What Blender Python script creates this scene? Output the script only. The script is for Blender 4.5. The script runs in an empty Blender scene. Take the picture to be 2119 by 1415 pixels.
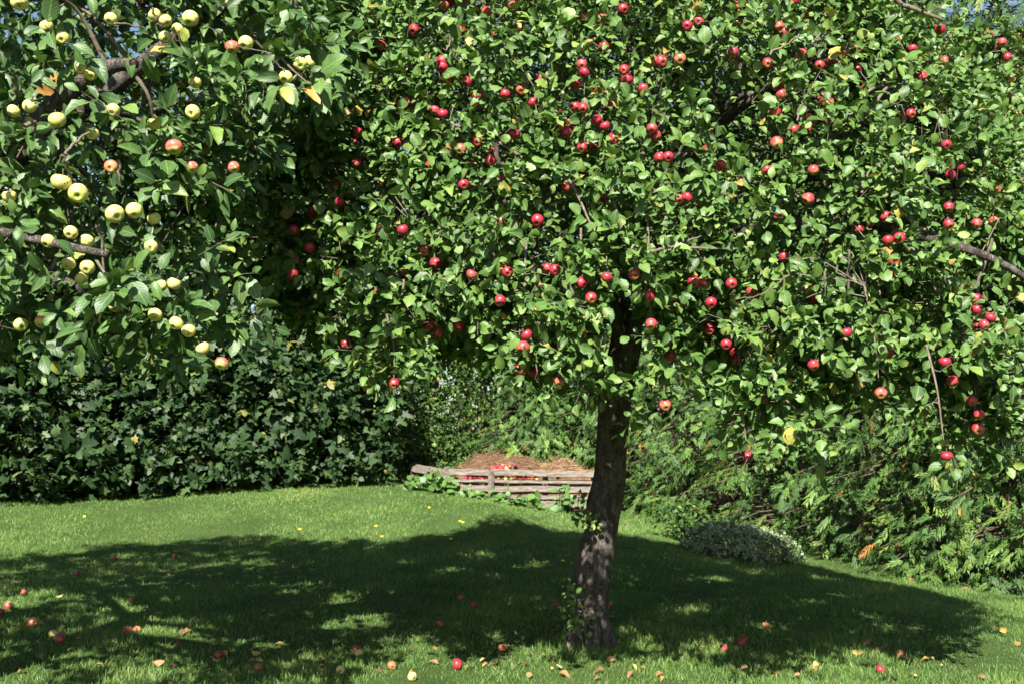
import bpy, math
import numpy as np
from mathutils import Vector, Matrix

rng = np.random.default_rng(11)
scene = bpy.context.scene
COL = scene.collection

# ------------------------------------------------------------------ camera
W0, H0, F = 2119.0, 1415.0, 2354.0          # photograph's frame and focal length in its pixels (40 mm on 36 mm)
PITCH = math.atan((899 - H0 / 2) / F)
CAMZ = 1.28
cam = bpy.data.cameras.new('camera')
cam.sensor_width = 36.0
cam.lens = F / W0 * 36.0
cam.clip_end = 500
cam.dof.use_dof = True
cam.dof.focus_distance = 5.6
cam.dof.aperture_fstop = 5.6
co = bpy.data.objects.new('camera', cam)
COL.objects.link(co)
co.location = (0, 0, CAMZ)
co.rotation_euler = (math.pi / 2 + PITCH, 0, 0)
scene.camera = co
cp, sp = math.cos(PITCH), math.sin(PITCH)

# ------------------------------------------------------------------ sky and sun
SUN_EL, SUN_AZ = math.radians(39.5), math.radians(9)      # sun behind the camera, a little to its left
SUN = np.array([-math.sin(SUN_AZ) * math.cos(SUN_EL), -math.cos(SUN_AZ) * math.cos(SUN_EL), math.sin(SUN_EL)])
world = bpy.data.worlds.new('World')
scene.world = world
world.use_nodes = True
wn = world.node_tree
sky = wn.nodes.new('ShaderNodeTexSky')
sky.sky_type = 'NISHITA'
sky.sun_disc = False
sky.sun_elevation = SUN_EL
sky.sun_rotation = math.pi + SUN_AZ
bg = wn.nodes['Background']
bg.inputs['Strength'].default_value = 0.05
wn.links.new(sky.outputs['Color'], bg.inputs['Color'])
sl = bpy.data.lights.new('sun', 'SUN')
sl.energy = 5.0
sl.angle = math.radians(0.53)
sl.color = (1.0, 0.95, 0.87)
so = bpy.data.objects.new('sun', sl)
COL.objects.link(so)
so.rotation_euler = Vector(SUN).to_track_quat('Z', 'Y').to_euler()
scene.view_settings.view_transform = 'Standard'
scene.view_settings.look = 'None'
scene.view_settings.exposure = 1.65
scene.view_settings.gamma = 1.0
scene.view_settings.use_curve_mapping = False
cy_ = scene.cycles
cy_.max_bounces = 6
cy_.diffuse_bounces = 1
cy_.glossy_bounces = 2
cy_.transmission_bounces = 3
cy_.transparent_max_bounces = 4
cy_.caustics_reflective = False
cy_.caustics_refractive = False
cy_.use_denoising = True
cy_.denoiser = 'OPENIMAGEDENOISE'
cy_.sample_clamp_indirect = 4.0


# ------------------------------------------------------------------ pixel <-> world
def P(u, v, Y):
    """World point at depth Y (metres along +Y) behind photo pixel u, v."""
    u, v, Y = np.asarray(u, float), np.asarray(v, float), np.asarray(Y, float)
    x, y = (u - W0 / 2) / F, (H0 / 2 - v) / F
    k = Y / (cp - sp * y)
    return np.stack([x * k, Y + 0 * k, CAMZ + (sp + cp * y) * k], -1)


def project(p):
    q = p - np.array([0, 0, CAMZ])
    f = q[..., 1] * cp + q[..., 2] * sp
    up = -q[..., 1] * sp + q[..., 2] * cp
    f = np.maximum(f, 1e-3)
    return W0 / 2 + q[..., 0] / f * F, H0 / 2 - up / f * F, f


def unit(a):
    return a / np.maximum(np.linalg.norm(a, axis=-1, keepdims=True), 1e-9)


def noise3(p, s=1.0, seed=0):
    """Smooth pseudo noise in about -1..1 from rotated sines."""
    r = np.random.default_rng(100 + seed)
    out = np.zeros(p.shape[:-1])
    for k in range(7):
        d = unit(r.normal(size=3)) * s * (1.0 + 0.55 * k)
        out += np.sin(p @ d * 2.2 + r.uniform(0, 6.28)) * (1 / (1 + 0.35 * k))
    return out / 2.6


# ------------------------------------------------------------------ mesh helpers
def mesh(name, verts, tris=None, quads=None, mat=None, smooth=True, luv=None):
    me = bpy.data.meshes.new(name)
    verts = np.asarray(verts, np.float32).reshape(-1, 3)
    tris = np.zeros((0, 3), np.int32) if tris is None else np.asarray(tris, np.int32).reshape(-1, 3)
    quads = np.zeros((0, 4), np.int32) if quads is None else np.asarray(quads, np.int32).reshape(-1, 4)
    me.vertices.add(len(verts))
    me.vertices.foreach_set('co', verts.ravel())
    loops = np.concatenate([tris.ravel(), quads.ravel()])
    me.loops.add(len(loops))
    me.loops.foreach_set('vertex_index', loops)
    n = len(tris) + len(quads)
    me.polygons.add(n)
    st = np.concatenate([np.arange(len(tris)) * 3, len(tris) * 3 + np.arange(len(quads)) * 4]).astype(np.int32)
    me.polygons.foreach_set('loop_start', st)
    me.polygons.foreach_set('use_smooth', np.full(n, smooth, bool))
    if luv is not None:
        a = me.attributes.new('luv', 'FLOAT_VECTOR', 'POINT')
        a.data.foreach_set('vector', np.asarray(luv, np.float32).ravel())
    me.update(calc_edges=True)
    me.validate()
    if mat is not None:
        me.materials.append(mat)
    return me


def obj(name, me, parent=None, loc=None):
    o = bpy.data.objects.new(name, me)
    COL.objects.link(o)
    if parent is not None:
        o.parent = parent
        if me is not None and loc is None:      # mesh given in world coordinates
            o.location = -Vector(parent.location)
    if loc is not None:
        o.location = loc
    return o


def thing(name, label, cat, loc=(0, 0, 0), group=None):
    o = bpy.data.objects.new(name, None)
    o.empty_display_size = 0.1
    COL.objects.link(o)
    o.location = loc
    return tag(o, label, cat, group)


def tag(o, label=None, cat=None, group=None, kind=None):
    if label: o['label'] = label
    if cat: o['category'] = cat
    if group: o['group'] = group
    if kind: o['kind'] = kind
    return o


class Geo:
    """Collects pieces into one mesh."""
    def __init__(self):
        self.v, self.t, self.q, self.n, self.l = [], [], [], 0, []

    def add(self, v, tris=None, quads=None, luv=None):
        v = np.asarray(v, float).reshape(-1, 3)
        if tris is not None and len(tris): self.t.append(np.asarray(tris).reshape(-1, 3) + self.n)
        if quads is not None and len(quads): self.q.append(np.asarray(quads).reshape(-1, 4) + self.n)
        self.v.append(v)
        if luv is not None: self.l.append(luv)
        self.n += len(v)

    def mesh(self, name, mat, smooth=True):
        return mesh(name, np.concatenate(self.v), np.concatenate(self.t) if self.t else None,
                    np.concatenate(self.q) if self.q else None, mat, smooth,
                    np.concatenate(self.l) if self.l else None)


def tube(pts, rad, ns=6, cap=True, bump=None):
    pts = np.asarray(pts, float)
    n = len(pts)
    rad = np.broadcast_to(np.asarray(rad, float), (n,))
    tan = unit(np.gradient(pts, axis=0))
    ref = np.array([1.0, 0, 0]) if abs(tan[0][0]) < 0.8 else np.array([0, 1.0, 0])
    a = unit(np.cross(tan, np.broadcast_to(ref, (n, 3))))
    b = np.cross(tan, a)
    th = np.linspace(0, 2 * np.pi, ns, endpoint=False)
    ring = a[:, None] * np.cos(th)[None, :, None] + b[:, None] * np.sin(th)[None, :, None]
    r = np.repeat(rad[:, None], ns, 1)
    if bump is not None: r = r * bump(np.repeat(pts[:, None], ns, 1), th[None, :])
    v = (pts[:, None] + ring * r[..., None]).reshape(-1, 3)
    i, j = np.meshgrid(np.arange(n - 1), np.arange(ns), indexing='ij')
    q = np.stack([i * ns + j, i * ns + (j + 1) % ns, (i + 1) * ns + (j + 1) % ns, (i + 1) * ns + j], -1).reshape(-1, 4)
    t = []
    if cap:
        v = np.vstack([v, pts[-1] + tan[-1] * rad[-1] * 0.25])
        t = [[(n - 1) * ns + k, (n - 1) * ns + (k + 1) % ns, n * ns] for k in range(ns)]
    return v, t, q


def smooth_path(ctrl, n):
    """Catmull-Rom through control points."""
    c = np.asarray(ctrl, float)
    c = np.vstack([2 * c[0] - c[1], c, 2 * c[-1] - c[-2]])
    out = []
    for s in np.linspace(0, len(c) - 3 - 1e-6, n):
        k = int(s); t = s - k
        p0, p1, p2, p3 = c[k:k + 4]
        out.append(0.5 * (2 * p1 + (p2 - p0) * t + (2 * p0 - 5 * p1 + 4 * p2 - p3) * t * t + (3 * p1 - p0 - 3 * p2 + p3) * t ** 3))
    return np.array(out)


def thin_tubes(geo, A, M, B, ra, rb):
    """Many 3-sided twigs A -> M -> B at once."""
    A, M, B = map(np.asarray, (A, M, B))
    n = len(A)
    if n == 0: return
    d = unit(B - A)
    ref = np.where(np.abs(d[:, 2:3]) < 0.8, np.array([[0, 0, 1.0]]), np.array([[1.0, 0, 0]]))
    a = unit(np.cross(d, ref)); b = np.cross(d, a)
    vs = []
    for p, r in ((A, ra), (M, (np.asarray(ra) + rb) / 2), (B, rb)):
        r = np.broadcast_to(np.asarray(r, float), (n,))[:, None]
        for k in range(3):
            t = k * 2.0944
            vs.append(p + (a * math.cos(t) + b * math.sin(t)) * r)
    v = np.stack(vs, 1)
    q = np.array([[k, (k + 1) % 3, 3 + (k + 1) % 3, 3 + k] for k in range(3)] + [[3 + k, 3 + (k + 1) % 3, 6 + (k + 1) % 3, 6 + k] for k in range(3)])
    geo.add(v, None, (np.arange(n)[:, None, None] * 9 + q).reshape(-1, 4))


# ------------------------------------------------------------------ materials
def new_mat(name):
    m = bpy.data.materials.new(name)
    m.use_nodes = True
    nt = m.node_tree
    for n in list(nt.nodes): nt.nodes.remove(n)
    out = nt.nodes.new('ShaderNodeOutputMaterial')
    return m, nt, out


def N(nt, typ, **kw):
    n = nt.nodes.new(typ)
    for k, v in kw.items():
        if k in n.inputs: n.inputs[k].default_value = v
        else: setattr(n, k, v)
    return n


def math_(nt, op, a, b=None, clamp=False):
    n = nt.nodes.new('ShaderNodeMath'); n.operation = op; n.use_clamp = clamp
    for i, x in enumerate((a, b)):
        if x is None: continue
        if isinstance(x, (int, float)): n.inputs[i].default_value = x
        else: nt.links.new(x, n.inputs[i])
    return n.outputs[0]


def ramp(nt, fac, stops, interp='LINEAR'):
    n = nt.nodes.new('ShaderNodeValToRGB')
    cr = n.color_ramp; cr.interpolation = interp
    while len(cr.elements) < len(stops): cr.elements.new(0.5)
    for e, (p, c) in zip(cr.elements, stops):
        e.position = p; e.color = (*c, 1)
    nt.links.new(fac, n.inputs[0])
    return n.outputs[0]


def mix_rgb(nt, fac, a, b, blend='MIX'):
    n = nt.nodes.new('ShaderNodeMix'); n.data_type = 'RGBA'; n.blend_type = blend
    for s, x in ((n.inputs['Factor'], fac), (n.inputs['A'], a), (n.inputs['B'], b)):
        if isinstance(x, (int, float)): s.default_value = x
        elif isinstance(x, tuple): s.default_value = (*x, 1)
        else: nt.links.new(x, s)
    return n.outputs['Result']


def leaf_mat(name, stops, rough=0.38, spec=0.5, trans=0.28, tcol=(0.12, 0.26, 0.02), veins=True, vein_tint=(0.16, 0.24, 0.07), edge=None, patchy=0.0):
    """Leaf: colour by the leaf's own tint (luv.z), pale midrib and side veins, thin translucent blade."""
    m, nt, out = new_mat(name)
    at = N(nt, 'ShaderNodeAttribute', attribute_name='luv')
    sep = N(nt, 'ShaderNodeSeparateXYZ'); nt.links.new(at.outputs['Vector'], sep.inputs[0])
    X, Y, T = sep.outputs[0], sep.outputs[1], sep.outputs[2]
    col = ramp(nt, T, stops)
    ay = math_(nt, 'ABSOLUTE', Y)
    pr = N(nt, 'ShaderNodeBsdfPrincipled', Roughness=rough)
    pr.inputs['Specular IOR Level'].default_value = spec
    geo = N(nt, 'ShaderNodeNewGeometry')
    nz = N(nt, 'ShaderNodeTexNoise', Scale=45.0, Detail=3.0)
    nt.links.new(geo.outputs['Position'], nz.inputs['Vector'])
    col = mix_rgb(nt, 0.55, col, ramp(nt, nz.outputs['Fac'], [(0.3, (0.55, 0.55, 0.5)), (0.7, (1.35, 1.3, 1.2))]), 'MULTIPLY')
    if patchy:
        n2 = N(nt, 'ShaderNodeTexNoise', Scale=26.0, Detail=2.0)
        nt.links.new(geo.outputs['Position'], n2.inputs['Vector'])
        f = math_(nt, 'MULTIPLY', math_(nt, 'GREATER_THAN', n2.outputs['Fac'], 0.68), patchy)
        col = mix_rgb(nt, f, col, (0.16, 0.08, 0.025))
    if edge:
        f = math_(nt, 'MULTIPLY', math_(nt, 'SUBTRACT', ay, 0.45), 3.0, True)
        col = mix_rgb(nt, f, col, edge)
    if veins:
        mid = math_(nt, 'LESS_THAN', ay, 0.07)
        w = math_(nt, 'SINE', math_(nt, 'SUBTRACT', math_(nt, 'MULTIPLY', X, 42.0), math_(nt, 'MULTIPLY', ay, 14.0)))
        sv = math_(nt, 'MULTIPLY', math_(nt, 'GREATER_THAN', w, 0.9), 0.2)
        f = math_(nt, 'MULTIPLY', math_(nt, 'MAXIMUM', mid, sv), 0.6)
        col = mix_rgb(nt, f, col, vein_tint)
        bp = N(nt, 'ShaderNodeBump', Strength=0.16, Distance=0.004)
        nt.links.new(math_(nt, 'ADD', math_(nt, 'MULTIPLY', w, 0.35), nz.outputs['Fac']), bp.inputs['Height'])
        nt.links.new(bp.outputs[0], pr.inputs['Normal'])
    nt.links.new(col, pr.inputs['Base Color'])
    tr = N(nt, 'ShaderNodeBsdfTranslucent')
    nt.links.new(mix_rgb(nt, 0.5, col, tcol), tr.inputs['Color'])
    mx = N(nt, 'ShaderNodeMixShader', Fac=trans)
    nt.links.new(pr.outputs[0], mx.inputs[1]); nt.links.new(tr.outputs[0], mx.inputs[2])
    nt.links.new(mx.outputs[0], out.inputs[0])
    return m


def rough_mat(name, stops, scale=8.0, detail=6.0, rough=0.9, bump=0.5, dist=0.01, stretch=(1, 1, 1), spec=0.3, moss=None, coords='Object'):
    m, nt, out = new_mat(name)
    tc = N(nt, 'ShaderNodeTexCoord')
    mp = N(nt, 'ShaderNodeMapping'); mp.inputs['Scale'].default_value = stretch
    if coords == 'World':
        g = N(nt, 'ShaderNodeNewGeometry'); nt.links.new(g.outputs['Position'], mp.inputs[0])
    else:
        nt.links.new(tc.outputs[coords], mp.inputs[0])
    nz = N(nt, 'ShaderNodeTexNoise', Scale=scale, Detail=detail, Roughness=0.65)
    nt.links.new(mp.outputs[0], nz.inputs['Vector'])
    col = ramp(nt, nz.outputs['Fac'], stops)
    pr = N(nt, 'ShaderNodeBsdfPrincipled', Roughness=rough)
    pr.inputs['Specular IOR Level'].default_value = spec
    if moss:
        n2 = N(nt, 'ShaderNodeTexNoise', Scale=moss[1], Detail=4.0)
        nt.links.new(tc.outputs['Object'], n2.inputs['Vector'])
        col = mix_rgb(nt, math_(nt, 'MULTIPLY', math_(nt, 'SUBTRACT', n2.outputs['Fac'], moss[2]), 8.0, True), col, moss[0])
    bp = N(nt, 'ShaderNodeBump', Strength=bump, Distance=dist)
    nt.links.new(nz.outputs['Fac'], bp.inputs['Height'])
    nt.links.new(bp.outputs[0], pr.inputs['Normal'])
    nt.links.new(col, pr.inputs['Base Color'])
    nt.links.new(pr.outputs[0], out.inputs[0])
    return m


def bark_mat(name, dark, mid, light, lichen):
    m, nt, out = new_mat(name)
    tc = N(nt, 'ShaderNodeTexCoord')
    mp = N(nt, 'ShaderNodeMapping'); mp.inputs['Scale'].default_value = (1, 1, 0.32)
    nt.links.new(tc.outputs['Object'], mp.inputs[0])
    vo = N(nt, 'ShaderNodeTexVoronoi', feature='DISTANCE_TO_EDGE', Scale=70.0)
    nz = N(nt, 'ShaderNodeTexNoise', Scale=22.0, Detail=8.0, Roughness=0.7)
    wob = mix_rgb(nt, 0.12, mp.outputs[0], nz.outputs['Color'], 'ADD')
    nt.links.new(mp.outputs[0], nz.inputs['Vector'])
    nt.links.new(wob, vo.inputs['Vector'])
    plate = math_(nt, 'MULTIPLY', vo.outputs['Distance'], 5.0, True)
    h = math_(nt, 'ADD', math_(nt, 'MULTIPLY', plate, 0.28), math_(nt, 'MULTIPLY', nz.outputs['Fac'], 1.05))
    col = ramp(nt, h, [(0.42, dark), (0.72, mid), (1.0, light)])
    n2 = N(nt, 'ShaderNodeTexNoise', Scale=9.0, Detail=5.0, Roughness=0.7)
    nt.links.new(tc.outputs['Object'], n2.inputs['Vector'])
    col = mix_rgb(nt, math_(nt, 'MULTIPLY', math_(nt, 'SUBTRACT', n2.outputs['Fac'], 0.56), 7.0, True), col, lichen)
    bp = N(nt, 'ShaderNodeBump', Strength=0.9, Distance=0.012)
    nt.links.new(h, bp.inputs['Height'])
    pr = N(nt, 'ShaderNodeBsdfPrincipled', Roughness=0.9)
    pr.inputs['Specular IOR Level'].default_value = 0.25
    nt.links.new(bp.outputs[0], pr.inputs['Normal'])
    nt.links.new(col, pr.inputs['Base Color'])
    nt.links.new(pr.outputs[0], out.inputs[0])
    return m


def apple_mat(name, skin, under, blotch, under_amt, spots=0.0, rough=0.32):
    """Apple skin: blush over a paler ground colour that shows towards the calyx, fine lenticels, brown scab spots."""
    m, nt, out = new_mat(name)
    tc = N(nt, 'ShaderNodeTexCoord')
    oi = N(nt, 'ShaderNodeObjectInfo')
    va = N(nt, 'ShaderNodeVectorMath', operation='SCALE'); va.inputs[0].default_value = (13.0, 7.0, 5.0)
    nt.links.new(oi.outputs['Random'], va.inputs['Scale'])
    ad = N(nt, 'ShaderNodeVectorMath', operation='ADD')
    nt.links.new(tc.outputs['Object'], ad.inputs[0]); nt.links.new(va.outputs[0], ad.inputs[1])
    sep = N(nt, 'ShaderNodeSeparateXYZ'); nt.links.new(tc.outputs['Object'], sep.inputs[0])
    nz = N(nt, 'ShaderNodeTexNoise', Scale=1.6, Detail=4.0); nt.links.new(ad.outputs[0], nz.inputs['Vector'])
    mp = N(nt, 'ShaderNodeMapping'); mp.inputs['Scale'].default_value = (9, 9, 1.2); nt.links.new(ad.outputs[0], mp.inputs[0])
    st = N(nt, 'ShaderNodeTexNoise', Scale=2.0, Detail=3.0); nt.links.new(mp.outputs[0], st.inputs['Vector'])
    f = math_(nt, 'ADD', math_(nt, 'MULTIPLY', sep.outputs[2], -0.45), math_(nt, 'ADD', nz.outputs['Fac'], math_(nt, 'MULTIPLY', st.outputs['Fac'], 0.35)))
    f = math_(nt, 'ADD', f, math_(nt, 'MULTIPLY', math_(nt, 'SUBTRACT', oi.outputs['Random'], 0.5), 0.3))
    f = math_(nt, 'MULTIPLY', math_(nt, 'SUBTRACT', f, 1.12 - under_amt), 3.0, True)
    base = mix_rgb(nt, math_(nt, 'MULTIPLY', st.outputs['Fac'], 0.7), skin, blotch)
    col = mix_rgb(nt, f, base, under)
    le = N(nt, 'ShaderNodeTexVoronoi', Scale=9.0); nt.links.new(ad.outputs[0], le.inputs['Vector'])
    col = mix_rgb(nt, math_(nt, 'MULTIPLY', math_(nt, 'LESS_THAN', le.outputs['Distance'], 0.1), 0.35), col, (0.7, 0.5, 0.3))
    if spots:
        n2 = N(nt, 'ShaderNodeTexVoronoi', Scale=2.1); nt.links.new(ad.outputs[0], n2.inputs['Vector'])
        k = math_(nt, 'MULTIPLY', math_(nt, 'SUBTRACT', 0.22, n2.outputs['Distance']), 14.0, True)
        col = mix_rgb(nt, math_(nt, 'MULTIPLY', k, spots), col, (0.07, 0.03, 0.015))
    pr = N(nt, 'ShaderNodeBsdfPrincipled', Roughness=rough)
    pr.inputs['Specular IOR Level'].default_value = 0.45
    nt.links.new(col, pr.inputs['Base Color'])
    bp = N(nt, 'ShaderNodeBump', Strength=0.06, Distance=0.02); nt.links.new(nz.outputs['Fac'], bp.inputs['Height'])
    nt.links.new(bp.outputs[0], pr.inputs['Normal'])
    nt.links.new(pr.outputs[0], out.inputs[0])
    return m


M = {}
M['apple_leaf'] = leaf_mat('apple_leaf', [(0.0, (0.032, 0.070, 0.020)), (0.35, (0.058, 0.125, 0.027)), (0.75, (0.105, 0.188, 0.040)), (0.93, (0.18, 0.25, 0.055)), (0.965, (0.32, 0.28, 0.06)), (1.0, (0.34, 0.17, 0.05))], rough=0.45, spec=0.34, trans=0.15, patchy=0.5)
M['near_leaf'] = leaf_mat('yellow_apple_leaf', [(0.0, (0.028, 0.065, 0.024)), (0.4, (0.05, 0.105, 0.03)), (0.8, (0.085, 0.16, 0.04)), (0.95, (0.15, 0.23, 0.05)), (0.98, (0.38, 0.26, 0.05)), (1.0, (0.30, 0.14, 0.04))], rough=0.45, spec=0.34, trans=0.15, patchy=0.3)
M['maple'] = leaf_mat('maple_leaf_shaded', [(0.0, (0.016, 0.038, 0.014)), (0.5, (0.030, 0.066, 0.020)), (0.86, (0.060, 0.110, 0.030)), (0.94, (0.13, 0.17, 0.045)), (0.97, (0.24, 0.20, 0.05)), (1.0, (0.22, 0.12, 0.04))], rough=0.55, spec=0.35, trans=0.22, veins=False)  # leaf greens darkened to carry the shade on the hedge face
M['small'] = leaf_mat('shrub_leaf', [(0.0, (0.028, 0.065, 0.016)), (0.5, (0.05, 0.11, 0.022)), (0.8, (0.10, 0.17, 0.04)), (0.9, (0.20, 0.22, 0.05)), (1.0, (0.45, 0.33, 0.05))], rough=0.62, spec=0.22, trans=0.24, veins=False)
M['thuja'] = leaf_mat('thuja_frond', [(0.0, (0.030, 0.068, 0.018)), (0.5, (0.070, 0.145, 0.032)), (0.9, (0.15, 0.25, 0.050)), (0.965, (0.16, 0.20, 0.05)), (1.0, (0.36, 0.17, 0.05))], rough=0.55, spec=0.3, trans=0.2, veins=False)
M['cones'] = rough_mat('thuja_cones', [(0.3, (0.30, 0.15, 0.04)), (0.7, (0.45, 0.26, 0.08))], scale=30)
M['variegated'] = leaf_mat('variegated_leaf', [(0.0, (0.07, 0.13, 0.06)), (1.0, (0.16, 0.24, 0.10))], rough=0.45, trans=0.2, veins=False, edge=(0.55, 0.58, 0.40))
M['nasturtium'] = leaf_mat('round_leaf', [(0.0, (0.06, 0.14, 0.03)), (0.9, (0.12, 0.23, 0.05)), (1.0, (0.40, 0.34, 0.05))], rough=0.5, trans=0.28, veins=False)
M['grass'] = leaf_mat('grass_blade', [(0.0, (0.055, 0.12, 0.025)), (0.5, (0.115, 0.225, 0.050)), (0.88, (0.19, 0.29, 0.075)), (1.0, (0.32, 0.30, 0.12))], rough=0.5, spec=0.4, trans=0.34, tcol=(0.12, 0.28, 0.03), veins=False)
M['fallen'] = leaf_mat('fallen_leaf', [(0.0, (0.07, 0.035, 0.02)), (0.3, (0.17, 0.075, 0.035)), (0.6, (0.30, 0.18, 0.08)), (0.85, (0.40, 0.27, 0.06)), (1.0, (0.48, 0.45, 0.20))], rough=0.6, trans=0.15, tcol=(0.4, 0.25, 0.05), vein_tint=(0.4, 0.25, 0.1))
M['bark'] = bark_mat('apple_bark', (0.022, 0.018, 0.015), (0.10, 0.082, 0.070), (0.24, 0.20, 0.18), (0.20, 0.19, 0.16))
M['dark_bark'] = bark_mat('old_limb_bark', (0.02, 0.017, 0.014), (0.08, 0.065, 0.055), (0.16, 0.14, 0.12), (0.20, 0.22, 0.19))
M['twig'] = rough_mat('twig_bark', [(0.25, (0.07, 0.052, 0.04)), (0.55, (0.14, 0.11, 0.085)), (0.8, (0.26, 0.235, 0.20))], scale=60, bump=0.6, dist=0.002)
M['hedge_wood'] = rough_mat('hedge_wood', [(0.3, (0.05, 0.035, 0.025)), (0.7, (0.13, 0.09, 0.06))], scale=20)
M['stem_red'] = rough_mat('red_stem', [(0.3, (0.22, 0.08, 0.04)), (0.7, (0.32, 0.14, 0.07))], scale=20)
M['stalk'] = rough_mat('apple_stalk', [(0.3, (0.08, 0.05, 0.03)), (0.7, (0.16, 0.11, 0.06))], scale=40)
M['calyx'] = rough_mat('apple_calyx', [(0.3, (0.05, 0.03, 0.02)), (0.7, (0.16, 0.11, 0.05))], scale=40)
M['plank'] = rough_mat('weathered_plank', [(0.25, (0.05, 0.038, 0.028)), (0.5, (0.155, 0.130, 0.104)), (0.75, (0.30, 0.27, 0.225))], scale=5, detail=8, bump=0.8, dist=0.008, stretch=(1.2, 6, 9))
M['compost'] = rough_mat('compost', [(0.3, (0.05, 0.03, 0.02)), (0.6, (0.16, 0.09, 0.05)), (0.8, (0.28, 0.17, 0.09))], scale=12, bump=1.0, dist=0.04)
M['straw'] = leaf_mat('straw', [(0.0, (0.14, 0.08, 0.04)), (0.6, (0.24, 0.14, 0.07)), (1.0, (0.38, 0.28, 0.15))], rough=0.7, trans=0.1, tcol=(0.3, 0.2, 0.1), veins=False)
M['flower'] = rough_mat('yellow_flower', [(0.3, (0.75, 0.50, 0.02)), (0.7, (0.85, 0.65, 0.04))], scale=20)
M['red'] = apple_mat('red_apple', (0.34, 0.026, 0.046), (0.32, 0.18, 0.05), (0.20, 0.008, 0.018), 0.18, rough=0.42)
M['redpale'] = apple_mat('pale_red_apple', (0.38, 0.055, 0.06), (0.40, 0.22, 0.08), (0.26, 0.022, 0.028), 0.32, spots=0.6, rough=0.45)
M['yellow'] = apple_mat('yellow_apple', (0.52, 0.50, 0.15), (0.40, 0.45, 0.10), (0.58, 0.46, 0.17), 0.2, spots=0.95, rough=0.45)
M['blush'] = apple_mat('blushed_apple', (0.52, 0.14, 0.10), (0.52, 0.50, 0.14), (0.44, 0.06, 0.05), 0.42, spots=0.7)
M['rotten'] = apple_mat('rotten_apple', (0.30, 0.10, 0.04), (0.40, 0.22, 0.08), (0.20, 0.07, 0.03), 0.3, spots=0.9, rough=0.6)

# ground: turf soil under the blades
m, nt, out = new_mat('turf')
g = N(nt, 'ShaderNodeNewGeometry')
n1 = N(nt, 'ShaderNodeTexNoise', Scale=1.3, Detail=6.0, Roughness=0.7); nt.links.new(g.outputs['Position'], n1.inputs['Vector'])
n2 = N(nt, 'ShaderNodeTexNoise', Scale=55.0, Detail=5.0, Roughness=0.8); nt.links.new(g.outputs['Position'], n2.inputs['Vector'])
c1 = ramp(nt, n1.outputs['Fac'], [(0.35, (0.05, 0.09, 0.022)), (0.6, (0.08, 0.13, 0.035)), (0.72, (0.12, 0.11, 0.05))])
c1 = mix_rgb(nt, 0.7, c1, ramp(nt, n2.outputs['Fac'], [(0.3, (0.35, 0.35, 0.3)), (0.7, (1.4, 1.4, 1.2))]), 'MULTIPLY')
pr = N(nt, 'ShaderNodeBsdfPrincipled', Roughness=0.95); pr.inputs['Specular IOR Level'].default_value = 0.15
bp = N(nt, 'ShaderNodeBump', Strength=0.9, Distance=0.03); nt.links.new(n2.outputs['Fac'], bp.inputs['Height'])
nt.links.new(bp.outputs[0], pr.inputs['Normal']); nt.links.new(c1, pr.inputs['Base Color']); nt.links.new(pr.outputs[0], out.inputs[0])
M['turf'] = m

# ------------------------------------------------------------------ terrain
ctl_px = [(-300, 1070, 12.0), (0, 1050, 13), (300, 1036, 13.8), (600, 1019, 14.6), (830, 1000, 15.6), (940, 1018, 15.9), (1020, 1049, 15.5), (1230, 1060, 15.3),
          (1300, 1063, 16), (1500, 1112, 14.2), (1640, 1157, 12.6), (1900, 1216, 10.8), (2119, 1252, 9.5), (1215, 1345, 6.9), (850, 1066, 13.0), (400, 1110, 12.1), (150, 1128, 11.0), (1000, 1096, 12.4), (1200, 1115, 12.1), (1400, 1145, 12.4),
          (600, 1200, 9.3), (1000, 1220, 8.9), (1700, 1300, 7.6), (300, 1345, 6.8)]
cp3 = np.array([P(*c) for c in ctl_px])
cp3 = np.vstack([cp3, [(0, 0, -0.12), (-4, 1, -0.1), (4, 1, -0.1), (0, 3.5, -0.05), (3, 4, -0.05), (-3, 5, 0.0), (-9, 10, .1), (9, 8, -.15), (-12, 18, .6), (0, 21, .5), (8, 18, .0)]])
_d = np.linalg.norm(cp3[:, None, :2] - cp3[None, :, :2], axis=-1)
_K = np.exp(-(_d / 4.0) ** 2) + 0.03 * np.eye(len(cp3))
_w = np.linalg.solve(_K, cp3[:, 2])


def gz(x, y):
    x, y = np.asarray(x, float), np.asarray(y, float)
    s = np.zeros(np.broadcast(x, y).shape)
    for (cx, cyy, _), w in zip(cp3, _w):
        s = s + w * np.exp(-((x - cx) ** 2 + (y - cyy) ** 2) / 16.0)
    s = s + 0.012 * np.sin(x * 2.1 + 0.7 * np.sin(y * 1.3)) * np.sin(y * 1.9 + 1.0)
    mx, my = MOUND
    s = s + 0.26 * np.exp(-(((x - mx) / 0.50) ** 2 + ((y - my) / 0.6) ** 2))
    return s


MOUND = tuple(P(1000, 1090, 12.7)[:2])


def on_ground(u, v):
    """Where the ray through pixel u, v meets the lawn."""
    Y = np.linspace(3.5, 30, 700)
    p = P(u, v, Y)
    below = p[:, 2] - gz(p[:, 0], p[:, 1]) < 0
    k = int(np.argmax(below)) if below.any() else 699
    q = p[k]
    return np.array([q[0], q[1], float(gz(q[0], q[1]))])


def graded(a, b, lo, hi, fine):
    mid = np.arange(a, b, fine)
    l = a - (np.geomspace(1, 1 + a - lo, 18) - 1)[1:][::-1]
    h = b + (np.geomspace(1, 1 + hi - b, 18) - 1)
    return np.concatenate([l, mid, h])


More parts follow.
